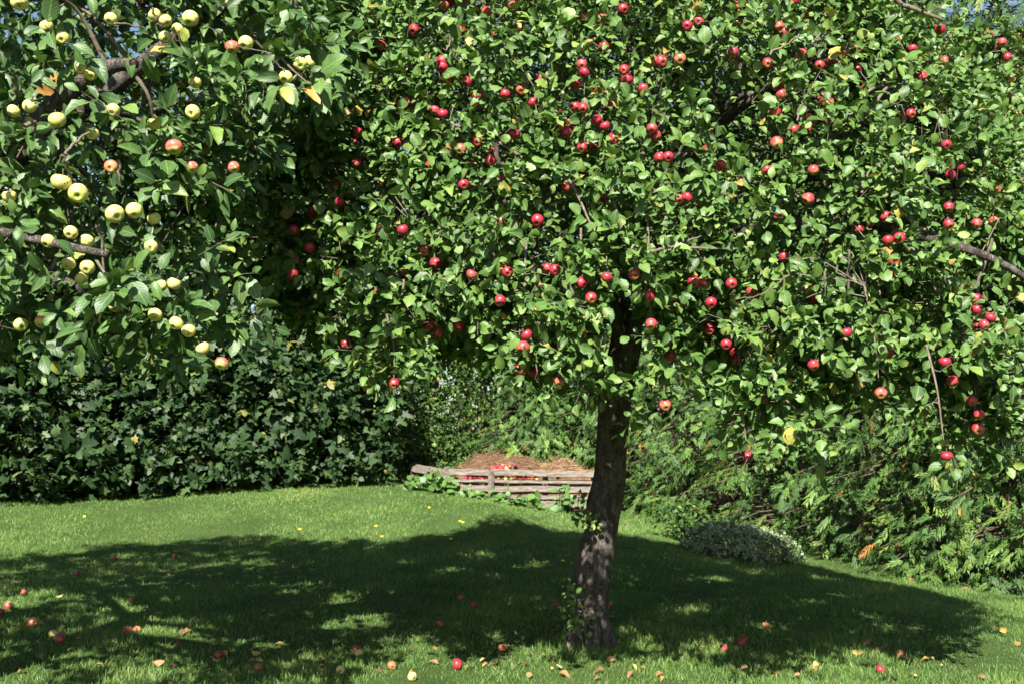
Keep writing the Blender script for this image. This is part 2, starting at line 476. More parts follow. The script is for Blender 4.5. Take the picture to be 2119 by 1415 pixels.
gx = graded(-10, 10, -150, 150, 0.18)
gy = graded(3, 21, -150, 220, 0.16)
X_, Y_ = np.meshgrid(gx, gy)
Z_ = gz(X_, Y_)
nx_, ny_ = len(gx), len(gy)
ii, jj = np.meshgrid(np.arange(ny_ - 1), np.arange(nx_ - 1), indexing='ij')
gq = np.stack([ii * nx_ + jj, ii * nx_ + jj + 1, (ii + 1) * nx_ + jj + 1, (ii + 1) * nx_ + jj], -1).reshape(-1, 4)
ground = obj('lawn', mesh('lawn', np.stack([X_, Y_, Z_], -1), None, gq, M['turf']))
tag(ground, 'gently undulating mown lawn in sun and dappled shade', None, None, 'structure')


# ------------------------------------------------------------------ leaf shapes
def leaf_shape(wid, fold, curl, wave, seed, tip=1.0):
    """Ovate apple leaf along +X, 1 long; returns verts, tris, uv(along, across)."""
    r = np.random.default_rng(seed)
    ts = [0.0, 0.20, 0.52, 0.84, 1.0]
    ws = [0.0, 0.74, 1.0, 0.56 * tip, 0.0]
    v, uv = [], []
    for t, w in zip(ts, ws):
        z0 = -curl * t * t + 0.04 * math.sin(3 * t)
        if w == 0:
            v.append((t, 0, z0)); uv.append((t, 0))
        else:
            hw = wid * w / 2
            v += [(t + r.normal() * .012, -hw, z0 + fold * hw + r.normal() * wave), (t, 0, z0), (t + r.normal() * .012, hw, z0 + fold * hw + r.normal() * wave)]
            uv += [(t, -1), (t, 0), (t, 1)]
    f = [(0, 2, 1), (0, 3, 2)]
    for k in range(2):
        a = 1 + 3 * k; b = a + 3
        f += [(a, a + 1, b), (a + 1, b + 1, b), (a + 1, a + 2, b + 1), (a + 2, b + 2, b + 1)]
    f += [(7, 8, 10), (8, 9, 10)]
    return np.array(v), np.array(f), np.array(uv)


def maple_shape(seed):
    r = np.random.default_rng(seed)
    half = [(0.0, 0.0), (-0.10, 0.32), (0.14, 0.27), (0.36, 0.62), (0.44, 0.27), (0.70, 0.24), (1.0, 0.0)]
    pts = half + [(x, -y) for x, y in half[-2:0:-1]]
    v = [(0.34, 0, 0.03)] + [(x + r.normal() * .02, y + r.normal() * .02, -0.28 * y * y - 0.12 * x * x + r.normal() * .025) for x, y in pts]
    n = len(pts)
    f = [(0, 1 + k, 1 + (k + 1) % n) for k in range(n)]
    f = [(a, c, b) for a, b, c in f]
    return np.array(v), np.array(f), np.array([(p[0], 0.5) for p in v])


def small_shape(w, seed):
    r = np.random.default_rng(seed)
    v = [(0, 0, 0), (0.45, -w / 2, 0.08), (0.5, 0, 0.0), (0.45, w / 2, 0.08), (1, 0, -0.12)]
    f = [(0, 2, 1), (0, 3, 2), (1, 2, 4), (2, 3, 4)]
    return np.array(v), np.array(f), np.array([(0, 0), (.45, -1), (.5, 0), (.45, 1), (1, 0)])


def round_shape(seed):
    r = np.random.default_rng(seed)
    n = 9
    v = [(0.5, 0, -0.07)]; uv = [(0.5, 0)]
    for k in range(n):
        a = math.pi + 2 * math.pi * k / n
        rr = 0.5 * (1 + r.normal() * .05)
        v.append((0.5 + rr * math.cos(a), rr * math.sin(a), r.normal() * .05)); uv.append((0.5, 1))
    return np.array(v), np.array([(0, 1 + k, 1 + (k + 1) % n) for k in range(n)]), np.array(uv)


def frond_shape(seed):
    """Flat feathery spray of thuja, 1 long: stem and alternate tapering branchlets that droop at the tips."""
    r = np.random.default_rng(seed)
    v, f = [], []
    def kite(a, d, L, w):
        d = d / np.linalg.norm(d); s = np.array([-d[1], d[0], 0])
        k = len(v)
        m = a + d * L * 0.45; t = a + d * L; t[2] -= 0.25 * L; m[2] += .03 * L
        v.extend([a, m - s * w, t, m + s * w]); f.extend([(k, k + 1, k + 3), (k + 1, k + 2, k + 3)])
    z = lambda t: -0.30 * t * t
    n = 7
    for k in range(n):
        t = 0.06 + 0.88 * k / n
        L = 0.40 * math.sin(math.pi * (0.25 + 0.68 * t)) * r.uniform(.6, 1.25)
        for s in (-1, 1):
            a0 = r.uniform(.32, .66)
            a = np.array([t + r.normal() * .015, 0, z(t)]); d = np.array([math.cos(a0), s * math.sin(a0), -0.1 + r.normal() * .12])
            kite(a, d, L, 0.036)
    kite(np.array([0, 0, 0.]), np.array([1, 0, -.12]), 1.0, .02)
    return np.array(v), np.array(f), np.array([(p[0], 0.5) for p in v])


APPLE_LEAVES = [leaf_shape(0.72, 0.35, 0.12, .03, 1), leaf_shape(0.64, 0.55, 0.25, .045, 2), leaf_shape(0.78, 0.20, 0.06, .055, 3), leaf_shape(0.60, 0.75, 0.34, .03, 4), leaf_shape(0.76, -0.1, 0.22, .06, 5, 1.2), leaf_shape(0.70, 0.4, -0.12, .055, 6)]
NEAR_LEAVES = [leaf_shape(0.52, 0.35, 0.12, .02, 11), leaf_shape(0.48, 0.55, 0.25, .03, 12), leaf_shape(0.58, 0.25, 0.05, .03, 13), leaf_shape(0.50, 0.6, 0.32, .02, 14), leaf_shape(0.60, 0.1, 0.15, .04, 15)]
MAPLE = [maple_shape(k) for k in range(4)]
SMALL = [small_shape(w, k) for k, w in enumerate((0.5, 0.6, 0.42))]
LOD = [(np.array([(0, 0, 0), (.45, -w / 2, .1), (1, 0, -.1), (.45, w / 2, .1)]), np.array([(0, 2, 1), (0, 3, 2)]), np.array([(0, 0), (.45, -1), (1, 0), (.45, 1)])) for w in (.85, .72)]
ROUND = [round_shape(k) for k in range(3)]
FROND = [frond_shape(k) for k in range(5)]


def frames(d, w):
    d = unit(d)
    n = unit(w - (w * d).sum(-1, keepdims=True) * d)
    return np.stack([d, np.cross(n, d), n], -1)          # columns


class Leaves:
    def __init__(self): self.p, self.R, self.s, self.t = [], [], [], []

    def add(self, p, R, s, t):
        self.p.append(p); self.R.append(R); self.s.append(s); self.t.append(t)

    def done(self):
        self.p = np.concatenate(self.p); self.R = np.concatenate(self.R)
        self.s = np.concatenate(self.s); self.t = np.concatenate(self.t)
        return self

    def keep(self, k):
        self.p, self.R, self.s, self.t = self.p[k], self.R[k], self.s[k], self.t[k]

    def centre(self): return self.p + self.R[:, :, 0] * self.s[:, None] * 0.5


def emit(root, L, shapes, mat, n_parts, part, mass, cell=14, seed=0, lod=None):
    """Writes leaves: the n_parts that show largest as objects of their own (shared meshes), the rest joined as one part."""
    r = np.random.default_rng(500 + seed)
    var = r.integers(0, len(shapes), len(L.p))
    single = np.zeros(len(L.p), bool)
    if n_parts:
        c = L.centre()
        u, v, d = project(c)
        ok = np.where((u > 0) & (u < W0) & (v > 0) & (v < H0))[0]
        order = ok[np.argsort(d[ok])]
        key = (u[order] // cell).astype(int) * 100000 + (v[order] // cell).astype(int)
        _, first = np.unique(key, return_index=True)
        front = order[np.sort(first)]
        front = front[np.argsort(-(L.s[front] / d[front]) * np.abs((L.R[front][:, :, 2] * unit(c[front] - [0, 0, CAMZ])).sum(-1)).clip(.3, 1))]
        single[front[:n_parts]] = True
        base = np.array(root.location)
        cache = {}
        for i in front[:n_parts]:
            q = min(int(L.t[i] * 12), 11)
            key = (var[i], q)
            if key not in cache:
                sv, sf, suv = shapes[var[i]]
                cache[key] = mesh(part, sv, sf, None, mat, True, np.column_stack([suv, np.full(len(sv), (q + .5) / 12)]))
            o = bpy.data.objects.new(part, cache[key])
            COL.objects.link(o)
            o.parent = root
            mt = np.eye(4); mt[:3, :3] = L.R[i] * L.s[i]; mt[:3, 3] = L.p[i] - base
            o.matrix_basis = Matrix(mt.tolist())
    g = Geo()
    if lod is not None:                      # leaves deep in the crown or outside the view get a simpler blade
        c = L.centre(); u, v, d = project(c)
        key = (np.clip(u, -50, W0 + 50) // 14).astype(int) * 1000 + (np.clip(v, -50, H0 + 50) // 14).astype(int) + 100000
        uk, inv = np.unique(key, return_inverse=True)
        dmin = np.full(len(uk), 1e9); np.minimum.at(dmin, inv, d)
        deep = (d > dmin[inv] + 0.55) | (u < -60) | (u > W0 + 60) | (v < -60)
        shapes = list(shapes) + list(lod)
        var = np.where(deep & ~single, len(shapes) - len(lod) + var % len(lod), var)
    for k, (sv, sf, suv) in enumerate(shapes):
        s = np.where((var == k) & ~single)[0]
        if not len(s): continue
        vv = np.einsum('nij,vj->nvi', L.R[s], sv) * L.s[s][:, None, None] + L.p[s][:, None]
        lu = np.concatenate([np.broadcast_to(suv[None], (len(s), len(sv), 2)), np.broadcast_to(L.t[s][:, None, None], (len(s), len(sv), 1))], -1)
        g.add(vv, (np.arange(len(s))[:, None, None] * len(sv) + sf[None]).reshape(-1, 3), None, lu.reshape(-1, 3))
    if g.n:
        o = obj(mass, g.mesh(mass, mat), root)
        o['kind'] = 'stuff'
        return o


def shoots(base, axis, length, n, size, r, up=0.5, outw=None, tint=None, spread=0.9, rnd=0.45):
    """Leafy shoots: n leaves in a spiral along each axis, blades turned to the light."""
    m = len(base)
    ax = unit(axis)
    ref = np.where(np.abs(ax[:, 2:3]) < 0.85, np.array([[0, 0, 1.0]]), np.array([[1.0, 0, 0]]))
    e1 = unit(np.cross(ax, ref)); e2 = np.cross(ax, e1)
    k = np.arange(n)
    t = (k + 0.5) / n
    ph = k * 2.39996 + r.uniform(0, 6.28, (m, 1))
    pos = base[:, None] + ax[:, None] * (length[:, None] * t[None])[..., None]
    rad = e1[:, None] * np.cos(ph)[..., None] + e2[:, None] * np.sin(ph)[..., None]
    d = unit(rad * spread + ax[:, None] * (0.25 + 0.8 * t)[None, :, None] + r.normal(size=(m, n, 3)) * 0.25 + np.array([0, 0, -0.22]))
    pos = pos + d * 0.018
    ow = np.zeros((m, 3)) if outw is None else outw
    w = np.array([0, 0, up])[None, None] + ow[:, None] * 0.5 + SUN * 0.6 + r.normal(size=(m, n, 3)) * rnd
    R = frames(d.reshape(-1, 3), w.reshape(-1, 3))
    s = (size * (0.5 + 0.85 * r.random((m, n)) ** 1.3) * (0.75 + 0.5 * np.sin(np.pi * np.clip(t, .15, .9)))[None]).ravel()
    tn = r.beta(1.7, 2.1, (m, n)) if tint is None else tint
    tn = np.where(r.random((m, n)) < 0.012, r.uniform(.94, 1, (m, n)), np.clip(tn, 0, 0.93))
    return pos.reshape(-1, 3), R, s, tn.ravel()


# ------------------------------------------------------------------ the two apple crowns as volumes
prof = np.array([(300, 560), (450, 560), (560, 600), (640, 640), (700, 730), (760, 770), (830, 740), (900, 680), (960, 705), (1060, 725), (1120, 750), (1185, 735), (1215, 590), (1245, 530), (1335, 530), (1375, 660), (1450, 715), (1560, 780),
                 (1640, 825), (1700, 790), (1800, 775), (1880, 735), (1930, 790), (2040, 800), (2119, 800), (2400, 780)], float)
prof_left = np.array([(-800, 690), (0, 690), (200, 680), (400, 700), (440, 640), (470, 500), (520, 360), (600, 290), (700, 240), (790, 60), (900, -300)], float)
MC = np.array([0.62, 6.95]); MR = np.array([2.95, 2.30])
LC = np.array([-3.3, 5.25]); LR = np.array([2.9, 1.75])


def crown(p, C, R, zc, ht, pr_, sd, right=1.0):
    q = (p[..., :2] - C) / R
    q[..., 0] *= np.where(q[..., 0] > 0, right, 1.0)
    rho = np.sqrt((q ** 2).sum(-1))
    top = zc + ht * np.sqrt(np.clip(1 - rho ** 2, 0, 1)) + 0.32 * noise3(np.concatenate([p[..., :2], 0 * p[..., :1]], -1), 1.0, sd + 3)
    u, v, _ = project(np.concatenate([p[..., :2], np.full(p.shape[:-1] + (1,), 1.6)], -1))
    vb = np.interp(u, pr_[:, 0], pr_[:, 1])
    zb = CAMZ + (899 - vb + 22) / F * p[..., 1]
    s = np.minimum(np.minimum((top - p[..., 2]) * 0.8, p[..., 2] - zb), (1 - rho) * R.min())
    return s + 0.10 * noise3(p, 1.5, sd) + 0.13 * noise3(p, 2.9, sd + 1) - 0.03


def main_crown(p): return crown(p, MC, MR, 0.96, 3.75, prof, 1, 1.06)
def left_crown(p): return crown(p, LC, LR, 0.9, 4.5, prof_left, 5)


def grad(fn, p, h=0.08):
    g = np.stack([fn(p + np.eye(3)[k] * h) - fn(p - np.eye(3)[k] * h) for k in range(3)], -1)
    return unit(-g)


def front(fn, u, v, depth, y0, y1):
    """First point on the pixel's ray that is `depth` inside the crown."""
    Y = np.linspace(y0, y1, 260)
    p = P(u, v, Y)
    s = fn(p)
    k = np.where(s > depth)[0]
    return p[k[0]] if len(k) else None


def sample_crown(fn, lo, hi, n, r, shell=0.36, inner=0.10):
    out = []
    while sum(map(len, out)) < n:
        p = r.uniform(lo, hi, (40000, 3))
        s = fn(p)
        clump = noise3(p, 5.0, 31)
        keep = (s > 0) & (r.random(len(p)) < np.where(s < shell, 1.0, inner)) & (clump > -0.42 + 0.5 * (r.random(len(p)) - .5))
        out.append(p[keep])
    return np.concatenate(out)[:n]


# ------------------------------------------------------------------ apples (pixel x, y, apparent width) read off the photograph
def zz(lst, s, ox, oy): return [(x / s + ox, y / s + oy, d / s) for x, y, d in lst]


RED = zz([(660,38,62),(692,12,45),(787,8,50),(473,185,72),(200,115,45),(920,75,60),(1090,42,35),(765,195,45),(857,185,35),(963,222,30),(1132,165,45),(1380,247,38),(1776,58,70),(1640,122,45),(1535,112,55),(1670,55,50),(1655,292,35),
  (265,285,55),(292,300,40),(650,420,58),(683,487,50),(800,512,60),(645,385,35),(872,600,52),(870,662,45),(1037,590,65),(1268,495,50),(1518,403,66),(1532,455,70),(1480,520,45),(1780,437,45),(1800,500,40),(1625,583,38),(1525,675,60),
  (1665,655,50),(1478,670,40),(1365,715,30),(1435,760,45),(1610,752,65),(1662,788,65),(1367,800,45),(1420,830,55),(600,692,58),(650,712,55),(450,655,40),(355,655,35),(410,700,40),(122,825,62),(92,905,45),(112,1018,58),(372,890,55),
  (700,920,48),(762,930,46),(870,880,40),(960,937,40),(950,1002,62),(1095,840,55),(1520,920,55),(1580,920,45),(1717,865,45),(1954,803,58),(1978,850,45),(2055,980,65),(2000,985,50),(400,988,35),(570,1035,40),(268,1140,40),(780,1152,60),
  (638,1210,50),(1035,1117,30),(1240,1375,80),(1018,1382,40),(1085,1395,50),(1645,1237,48),(1425,1165,30),(10,1262,60),(1960,380,50),(2010,385,40),(1900,555,45),(1215,640,55),(1140,560,30)], 3.01, 700, 0)
RED += zz([(548,5,50),(715,8,55),(362,45,48),(65,158,55),(135,130,55),(115,30,50),(372,150,35),(790,82,55),(625,162,65),(655,200,40),(1195,95,50),(1362,208,45),(1605,180,40),(1440,300,60),(1900,215,50),(1985,260,55),(1635,375,64),
  (2020,352,30),(873,400,65),(942,380,45),(763,335,48),(1103,425,48),(1100,300,45),(1030,335,40),(1375,378,35),(345,322,60),(553,388,60),(20,362,48),(755,433,30),(1333,513,50),(1500,470,55),(1320,250,40),(2033,485,35),(620,525,45),
  (640,578,65),(890,595,52),(925,632,50),(1160,543,40),(1885,575,42),(2035,605,32),(1428,695,62),(1385,708,40),(600,690,48),(820,735,35),(925,732,48),(718,797,38),(790,790,45),(610,875,38),(190,910,30),(268,1010,55),(1955,815,42),
  (1645,885,62),(835,1040,62),(550,1040,35),(1690,1005,45),(1735,1020,60),(1670,1070,55),(1847,1105,52),(2015,1105,35),(1950,1168,58),(405,1118,40),(65,1208,65),(15,1215,50),(800,1215,30),(1660,1265,60),(1180,1355,50),(1275,1325,45),
  (1830,1365,62),(1660,1370,55),(1935,1350,55),(620,1335,50),(300,1160,30)], 2.947, 1400, 0)
RED += zz([(95,12,45),(275,20,45),(402,20,72),(530,150,62),(752,190,48),(605,228,80),(412,272,48),(528,315,45),(830,297,75),(1053,283,60),(1350,270,72),(1300,260,40),(1835,100,45),(1790,5,35),(1845,298,58),(1672,315,42),(1515,350,58),
  (1575,442,72),(1938,432,60),(2090,490,50),(1365,508,30),(1110,415,50),(1007,462,76),(665,375,45),(325,390,50),(247,413,45),(520,472,50),(20,302,42),(165,285,40),(1948,605,58),(565,610,62),(620,660,60),(745,617,45),(890,635,45),
  (1175,672,65),(1130,655,45),(1038,720,52),(1510,662,50),(1150,750,40),(45,730,65),(103,893,48),(347,972,66),(1085,855,40),(1125,890,45),(1222,905,75),(1378,962,68),(2070,807,56),(2035,1108,45)], 3.01, 700, 470)
RED += zz([(1110,15,58),(1290,82,70),(1360,70,40),(655,185,55),(103,338,50),(158,348,40),(335,347,72),(10,480,50),(210,463,62),(335,512,50),(385,520,50),(375,558,48),(652,590,38),(200,625,72),(190,708,38),(303,718,72),(365,805,66),
  (355,762,40),(428,888,60),(595,710,35),(835,840,70),(1035,645,55),(1325,220,35),(857,385,40),(832,435,45),(455,385,35),(1720,400,40),(1828,445,45),(1830,505,65),(1915,553,62),(1875,597,55),(1835,605,45),(2035,620,40),(2110,635,30),
  (1635,822,75),(1685,940,38),(1800,1058,40),(1845,1145,62),(1838,1230,50),(755,990,35),(525,1050,55),(955,812,25),(1245,1012,42),(1120,815,35),(1285,765,40),(1300,290,40),(2052,70,32)], 2.947, 1400, 470)
RED += [(1547, 945, 21), (1958, 943, 19)]
RED += zz([(1830,20,60),(1930,130,62),(1785,165,40),(1825,297,30),(1440,265,40)], 3.01, 0, 470)
RED += zz([(1370,145,35),(1460,210,30),(1290,215,25),(2065,380,45),(2020,105,50),(1510,430,25),(1365,715,30),(1630,690,25),(1590,790,30),(1860,930,40),(1780,1022,30),(1675,910,45),(2085,1145,50),(1620,1205,40),(1615,1330,50),(1945,1320,45),(885,20,35)], 3.01, 0, 0)
YEL = zz([(120,18,115),(690,120,60),(965,95,70),(1033,132,80),(1105,185,75),(1185,118,110),(1030,235,70),(1440,15,65),(1655,105,75),(1530,270,100),(1890,215,65),(1870,400,92),(1925,390,85),(1780,485,92),(1215,515,80),(1200,700,100),(705,690,90),
  (358,750,115),(180,665,60),(575,835,60),(500,425,55),(565,465,60),(290,170,45),(960,775,55),(383,1137,135),(487,1207,130),(715,1335,125),(835,1315,110),(960,1365,65),(85,695,60),(60,1225,45),(390,240,80)], 3.01, 0, 0)
YEL += zz([(300,90,95),(440,35,80),(540,90,95),(425,230,85),(545,253,100),(510,320,80),(730,418,75),(718,495,78),(155,430,105),(130,610,92),(940,122,55),(905,350,75),(965,385,60),(1000,370,55),(1095,600,60),(1175,647,76),(1265,755,76),(965,548,50),(1085,355,50)], 3.01, 0, 470)
BLUSH = zz([(1445,295,95),(1085,920,115),(1195,1045,70),(1455,1045,68),(690,1040,88)], 3.01, 0, 0) + zz([(258,590,48),(920,490,40),(1380,848,30)], 3.01, 0, 470)

apples = []            # (centre, radius, clear, kind)
r_ap = np.random.default_rng(5)
sprigs = []
for u, v, d in RED:
    clear = d > 18.0
    p = front(main_crown, u, v, (0.05 if v > 560 else 0.08) if clear else 0.18, 3.9, 5.8 if v > 560 else 9.0)
    if p is None:
        Yc = np.linspace(4.7, 5.4, 120) if v > 560 else np.linspace(4.4, 8.5, 120); pc = P(u, v, Yc); p = pc[main_crown(pc).argmax()]
        sprigs.append(p)
    dist = project(p)[2]
    rad = float(np.clip((d if clear else d * 1.35) * dist / F / 2, 0.025, 0.034)) if clear else r_ap.uniform(0.024, 0.030)
    apples.append((p, rad, 2 if d > 21 else (1 if clear else 0), 'red'))
for lst, kind in ((YEL, 'yellow'), (BLUSH, 'blush')):
    for u, v, d in lst:
        clear = d > 25
        p = front(left_crown, u, v, (0.07 if clear else 0.16), 2.6, 6.5)
        if p is None:
            p = P(u, v, 4.0)
        dist = project(p)[2]
        rad = float(np.clip(d * .94 * dist / F / 2, 0.025, 0.040))
        apples.append((p, rad, 2 if d > 30 else (1 if clear else 0), kind))


def cull_apples(L):
    """Fruit hangs clear of the leaves: drop the leaves that would cut through an apple or cover its open side."""
    c = L.centre()
    keep = np.ones(len(c), bool)
    for p, rad, clear, _ in apples:
        near = np.where(np.abs(c - p).max(1) < 1.1)[0]
        if not len(near): continue
        q = c[near]
        to = unit(np.array([0, 0, CAMZ]) - p)
        t = ((q - p) @ to).clip(0, (0.0, 0.25, 0.8)[clear])
        dd = np.linalg.norm(q - (p + t[:, None] * to), axis=1)
        keep[near[dd < rad + (0.0, 0.016, 0.028)[clear]]] = False
        if clear == 2:                       # and its sunny side
            t = ((q - p) @ SUN).clip(0, 0.35)
            keep[near[np.linalg.norm(q - (p + t[:, None] * SUN), axis=1) < rad]] = False
    L.keep(keep)


# ------------------------------------------------------------------ apple trees
def nearest(a, b):
    out = np.empty(len(a), int)
    for k in range(0, len(a), 800):
        out[k:k + 800] = ((a[k:k + 800, None] - b[None]) ** 2).sum(-1).argmin(1)
    return out


def bark_bump(sd, amt=0.10):
    def f(p, th):
        q = np.concatenate([p, np.zeros(p.shape[:-1] + (0,))], -1)
        c = np.stack([np.cos(th) + 0 * p[..., 0], np.sin(th) + 0 * p[..., 0], p[..., 2] * 2.2], -1)
        return 1 + amt * noise3(c, 1.1, sd) + amt * 0.45 * noise3(c, 3.2, sd + 1) + 0.03 * np.sin(th * 9 + 4 * noise3(c, 0.6, sd + 2))
    return f


GAPS = [(np.array([0.40, 6.8, .12]), .17), (np.array([0.44, 6.8, .42]), .16), (np.array([0.5, 6.8, .62]), .12)]
_rg = np.random.default_rng(17)
for u, v, q in [(300, 1290, .20), (385, 1312, .17), (265, 1262, .15), (120, 1235, .15), (20, 1245, .16), (720, 1235, .17), (760, 1285, .20), (640, 1215, .13), (930, 1180, .15), (850, 1165, .14), (680, 1372, .20), (160, 1330, .14), (450, 1290, .12), (820, 1340, .17), (900, 1300, .12), (1030, 1190, .13), (990, 1150, .14), (1110, 1165, .12),
                (1480, 1200, .12), (1560, 1182, .15), (1690, 1196, .15), (1650, 1245, .14), (1745, 1232, .13), (1600, 1300, .14), (1480, 1330, .15), (1800, 1275, .13), (1880, 1300, .14), (1420, 1260, .12), (1330, 1210, .12), (540, 1165, .12), (60, 1395, .18), (330, 1395, .16), (560, 1330, .12), (1760, 1340, .16)]:
    GAPS.append((on_ground(u + _rg.normal() * 8, v), q * (1.3 if u < 1000 else 1.15)))


def build_crown(root, fn, lo, hi, n_clusters, limbs, r, leaf, shapes, mat, extra, seed, n_leaf, skip_root):
    """Limbs -> branches -> twigs -> leafy shoots filling the crown volume."""
    nodes = [pts for pts, _ in limbs]
    gb = Geo()
    targets = sample_crown(fn, lo, hi, 170, r, 0.6, 0.5)
    allp = np.concatenate([p[len(p) // 3:] for p in nodes])
    for t in targets:
        k = ((allp - t) ** 2).sum(1).argmin()
        a = allp[k]
        L = np.linalg.norm(t - a)
        if L < 0.25 or L > 2.2: continue
        mid = (a + t) / 2 + r.normal(size=3) * 0.1 * L + np.array([0, 0, 0.12 * L])
        path = smooth_path([a, mid, t], 9)
        gb.add(*tube(path, np.linspace(min(0.022, 0.008 + 0.007 * L), 0.004, 9), 5))
        nodes.append(path[2:])
    allp = np.concatenate(nodes)
    base = sample_crown(fn, lo, hi, n_clusters, r)
    bu, bv, _ = project(base)
    base = base[(r.random(len(base)) < 0.33) | ((bu > -60) & (bu < W0 + 60) & (bv > -50))]
    # thin spots in the crown through which the sun reaches the trunk
    gap = np.zeros(len(base), bool)
    for o_, rad_ in GAPS:
        t_ = ((base - o_) @ SUN)
        gap |= (np.linalg.norm(base - o_ - t_[:, None] * SUN, axis=1) < rad_) & (t_ > 0)
    base = base[~gap | (r.random(len(base)) < .10)]
    outw = grad(fn, base)
    axis = unit(outw * 0.8 + r.normal(size=base.shape) * 0.6 + np.array([0, 0, 0.05]))
    if extra:
        eb, ea = [], []
        for poly, cnt in extra:
            path = smooth_path(poly, 40)
            idx = r.integers(4, 40, cnt)
            cnt = int(cnt * 1.6); idx = r.integers(4, 40, cnt)
            eb.append(path[idx] + r.normal(size=(cnt, 3)) * 0.035)
            ea.append(unit(r.normal(size=(cnt, 3)) * 0.8 + np.array([0, -0.5, -0.15])))
            gb.add(*tube(path, np.linspace(0.006, 0.0025, 40), 5))
            nodes.append(path)
        base = np.concatenate([base] + eb); axis = np.concatenate([axis] + ea)
        outw = np.concatenate([outw] + ea)
        allp = np.concatenate(nodes)
    length = r.uniform(0.07, 0.24, len(base))
    near = allp[nearest(base, allp)]
    dist = np.linalg.norm(near - base, axis=1)
    ok = dist < 0.9
    base, axis, length, near, outw, dist = base[ok], axis[ok], length[ok], near[ok], outw[ok], dist[ok]
    mid = (near + base) / 2 + r.normal(size=base.shape) * 0.14 * dist[:, None]
    tk = r.random(len(near)) < .25
    thin_tubes(gb, near[tk], mid[tk], base[tk], 0.0030, 0.0022)
    tip = base + axis * length[:, None]
    tk = r.random(len(near)) < .25
    thin_tubes(gb, base[tk], (base[tk] + tip[tk]) / 2, tip[tk], 0.0022, 0.0013)
    L = Leaves()
    L.add(*shoots(base, axis, length, n_leaf, leaf, r, outw=outw, rnd=0.62))
    L.done()
    cull_apples(L)
    tw = obj('twigs', gb.mesh('twigs', M['twig']), root)
    tw['kind'] = 'stuff'
    emit(root, L, shapes, mat, 300, 'leaf', 'foliage', cell=16, seed=seed, lod=LOD)
    return allp


# --- the tree with the bare leaning trunk and red apples
TY = 6.9
edge = np.array([(1360, 1172, 1272), (1345, 1180, 1264), (1320, 1187, 1258), (1290, 1190, 1256), (1250, 1190, 1258), (1210, 1185, 1261), (1175, 1186, 1266), (1140, 1192, 1272), (1110, 1204, 1276),
                 (1075, 1211, 1281), (1045, 1211, 1287), (1015, 1221, 1292), (980, 1229, 1296), (940, 1231, 1297), (900, 1233, 1300), (860, 1236, 1304), (820, 1239, 1309), (780, 1247, 1316), (740, 1258, 1324), (700, 1265, 1330), (640, 1270, 1330), (560, 1278, 1326), (470, 1282, 1320)], float)
cen = np.array([P((a + b) / 2, v, TY) for v, a, b in edge])
rd = (edge[:, 2] - edge[:, 1]) / 2 / F * TY * 0.97
cen[-3:, 1] += [0.05, 0.12, 0.2]
path = smooth_path(cen, 90)
rad = np.interp(np.linspace(0, 1, 90), np.linspace(0, 1, len(rd)), rd)
base_z = float(gz(*cen[1][:2]))
root = thing('apple_tree', 'apple tree with bare leaning trunk, its broad crown full of red apples', 'tree', (cen[1][0], TY, base_z))
gb = Geo(); gb.add(*tube(path, rad, 40, True, bark_bump(3, 0.055)))
# root flare
for a in np.linspace(0.3, 5.9, 6):
    d = np.array([math.cos(a), math.sin(a), 0])
    s = np.array([cen[1][0], TY, base_z])
    gb.add(*tube(smooth_path([s + d * 0.03 + [0, 0, 0.20], s + d * 0.10 + [0, 0, 0.06], s + d * 0.19 + [0, 0, -0.05]], 8), np.linspace(0.075, 0.03, 8), 10, True, bark_bump(9, .08)))
obj('trunk', gb.mesh('trunk', M['bark']), root)
forks = path[58:]
limb_ctrl = [
    [P(1262, 800, 6.9), P(1240, 765, 6.87), P(1213, 715, 6.8), (0.1, 6.5, 2.25), (-0.6, 6.2, 2.7), (-1.3, 6.1, 2.8)],
    [path[84], (0.75, 7.2, 3.0), (0.8, 7.4, 3.8), (0.75, 7.4, 4.4)],
    [path[78], (1.1, 6.7, 2.5), (1.9, 6.4, 2.8), (2.7, 6.5, 2.7), (3.3, 6.6, 2.4)],
    [path[82], (0.9, 6.3, 2.7), (1.3, 5.6, 3.0), (1.7, 5.2, 2.7)],
    [path[74], (0.5, 6.4, 2.3), (0.35, 5.7, 2.6), (0.2, 5.1, 2.4)],
    [path[80], (0.2, 7.4, 2.7), (-0.6, 7.8, 3.0), (-1.5, 7.6, 2.8)],
    [path[80], (1.2, 7.6, 2.7), (1.9, 8.1, 3.0), (2.6, 8.3, 2.7)],
    [path[85], (0.4, 6.8, 3.1), (-0.2, 6.4, 3.6), (-0.7, 6.3, 3.7)],
    [path[86], (1.2, 6.9, 3.2), (1.9, 6.8, 3.6), (2.4, 6.8, 3.7)],
    [path[83], (0.6, 7.9, 2.9), (0.6, 8.6, 3.0)],
    [path[76], (0.9, 6.2, 2.25), (1.5, 5.4, 2.3), (2.1, 5.1, 2.1), (2.5, 5.2, 1.9)],
]
limbs = []
for k, c in enumerate(limb_ctrl):
    pts = smooth_path(c, 26)
    rr = np.linspace(0.060 if k in (0, 1, 2) else 0.045, 0.011, 26)
    v, t, q = tube(pts, rr, 12, True, bark_bump(20 + k, .07))
    obj('limb', mesh('limb', v, t, q, M['bark']), root)
    limbs.append((pts, rr))
hang = lambda pts, Y, c: ([P(u, v, Y) for u, v in pts], c)
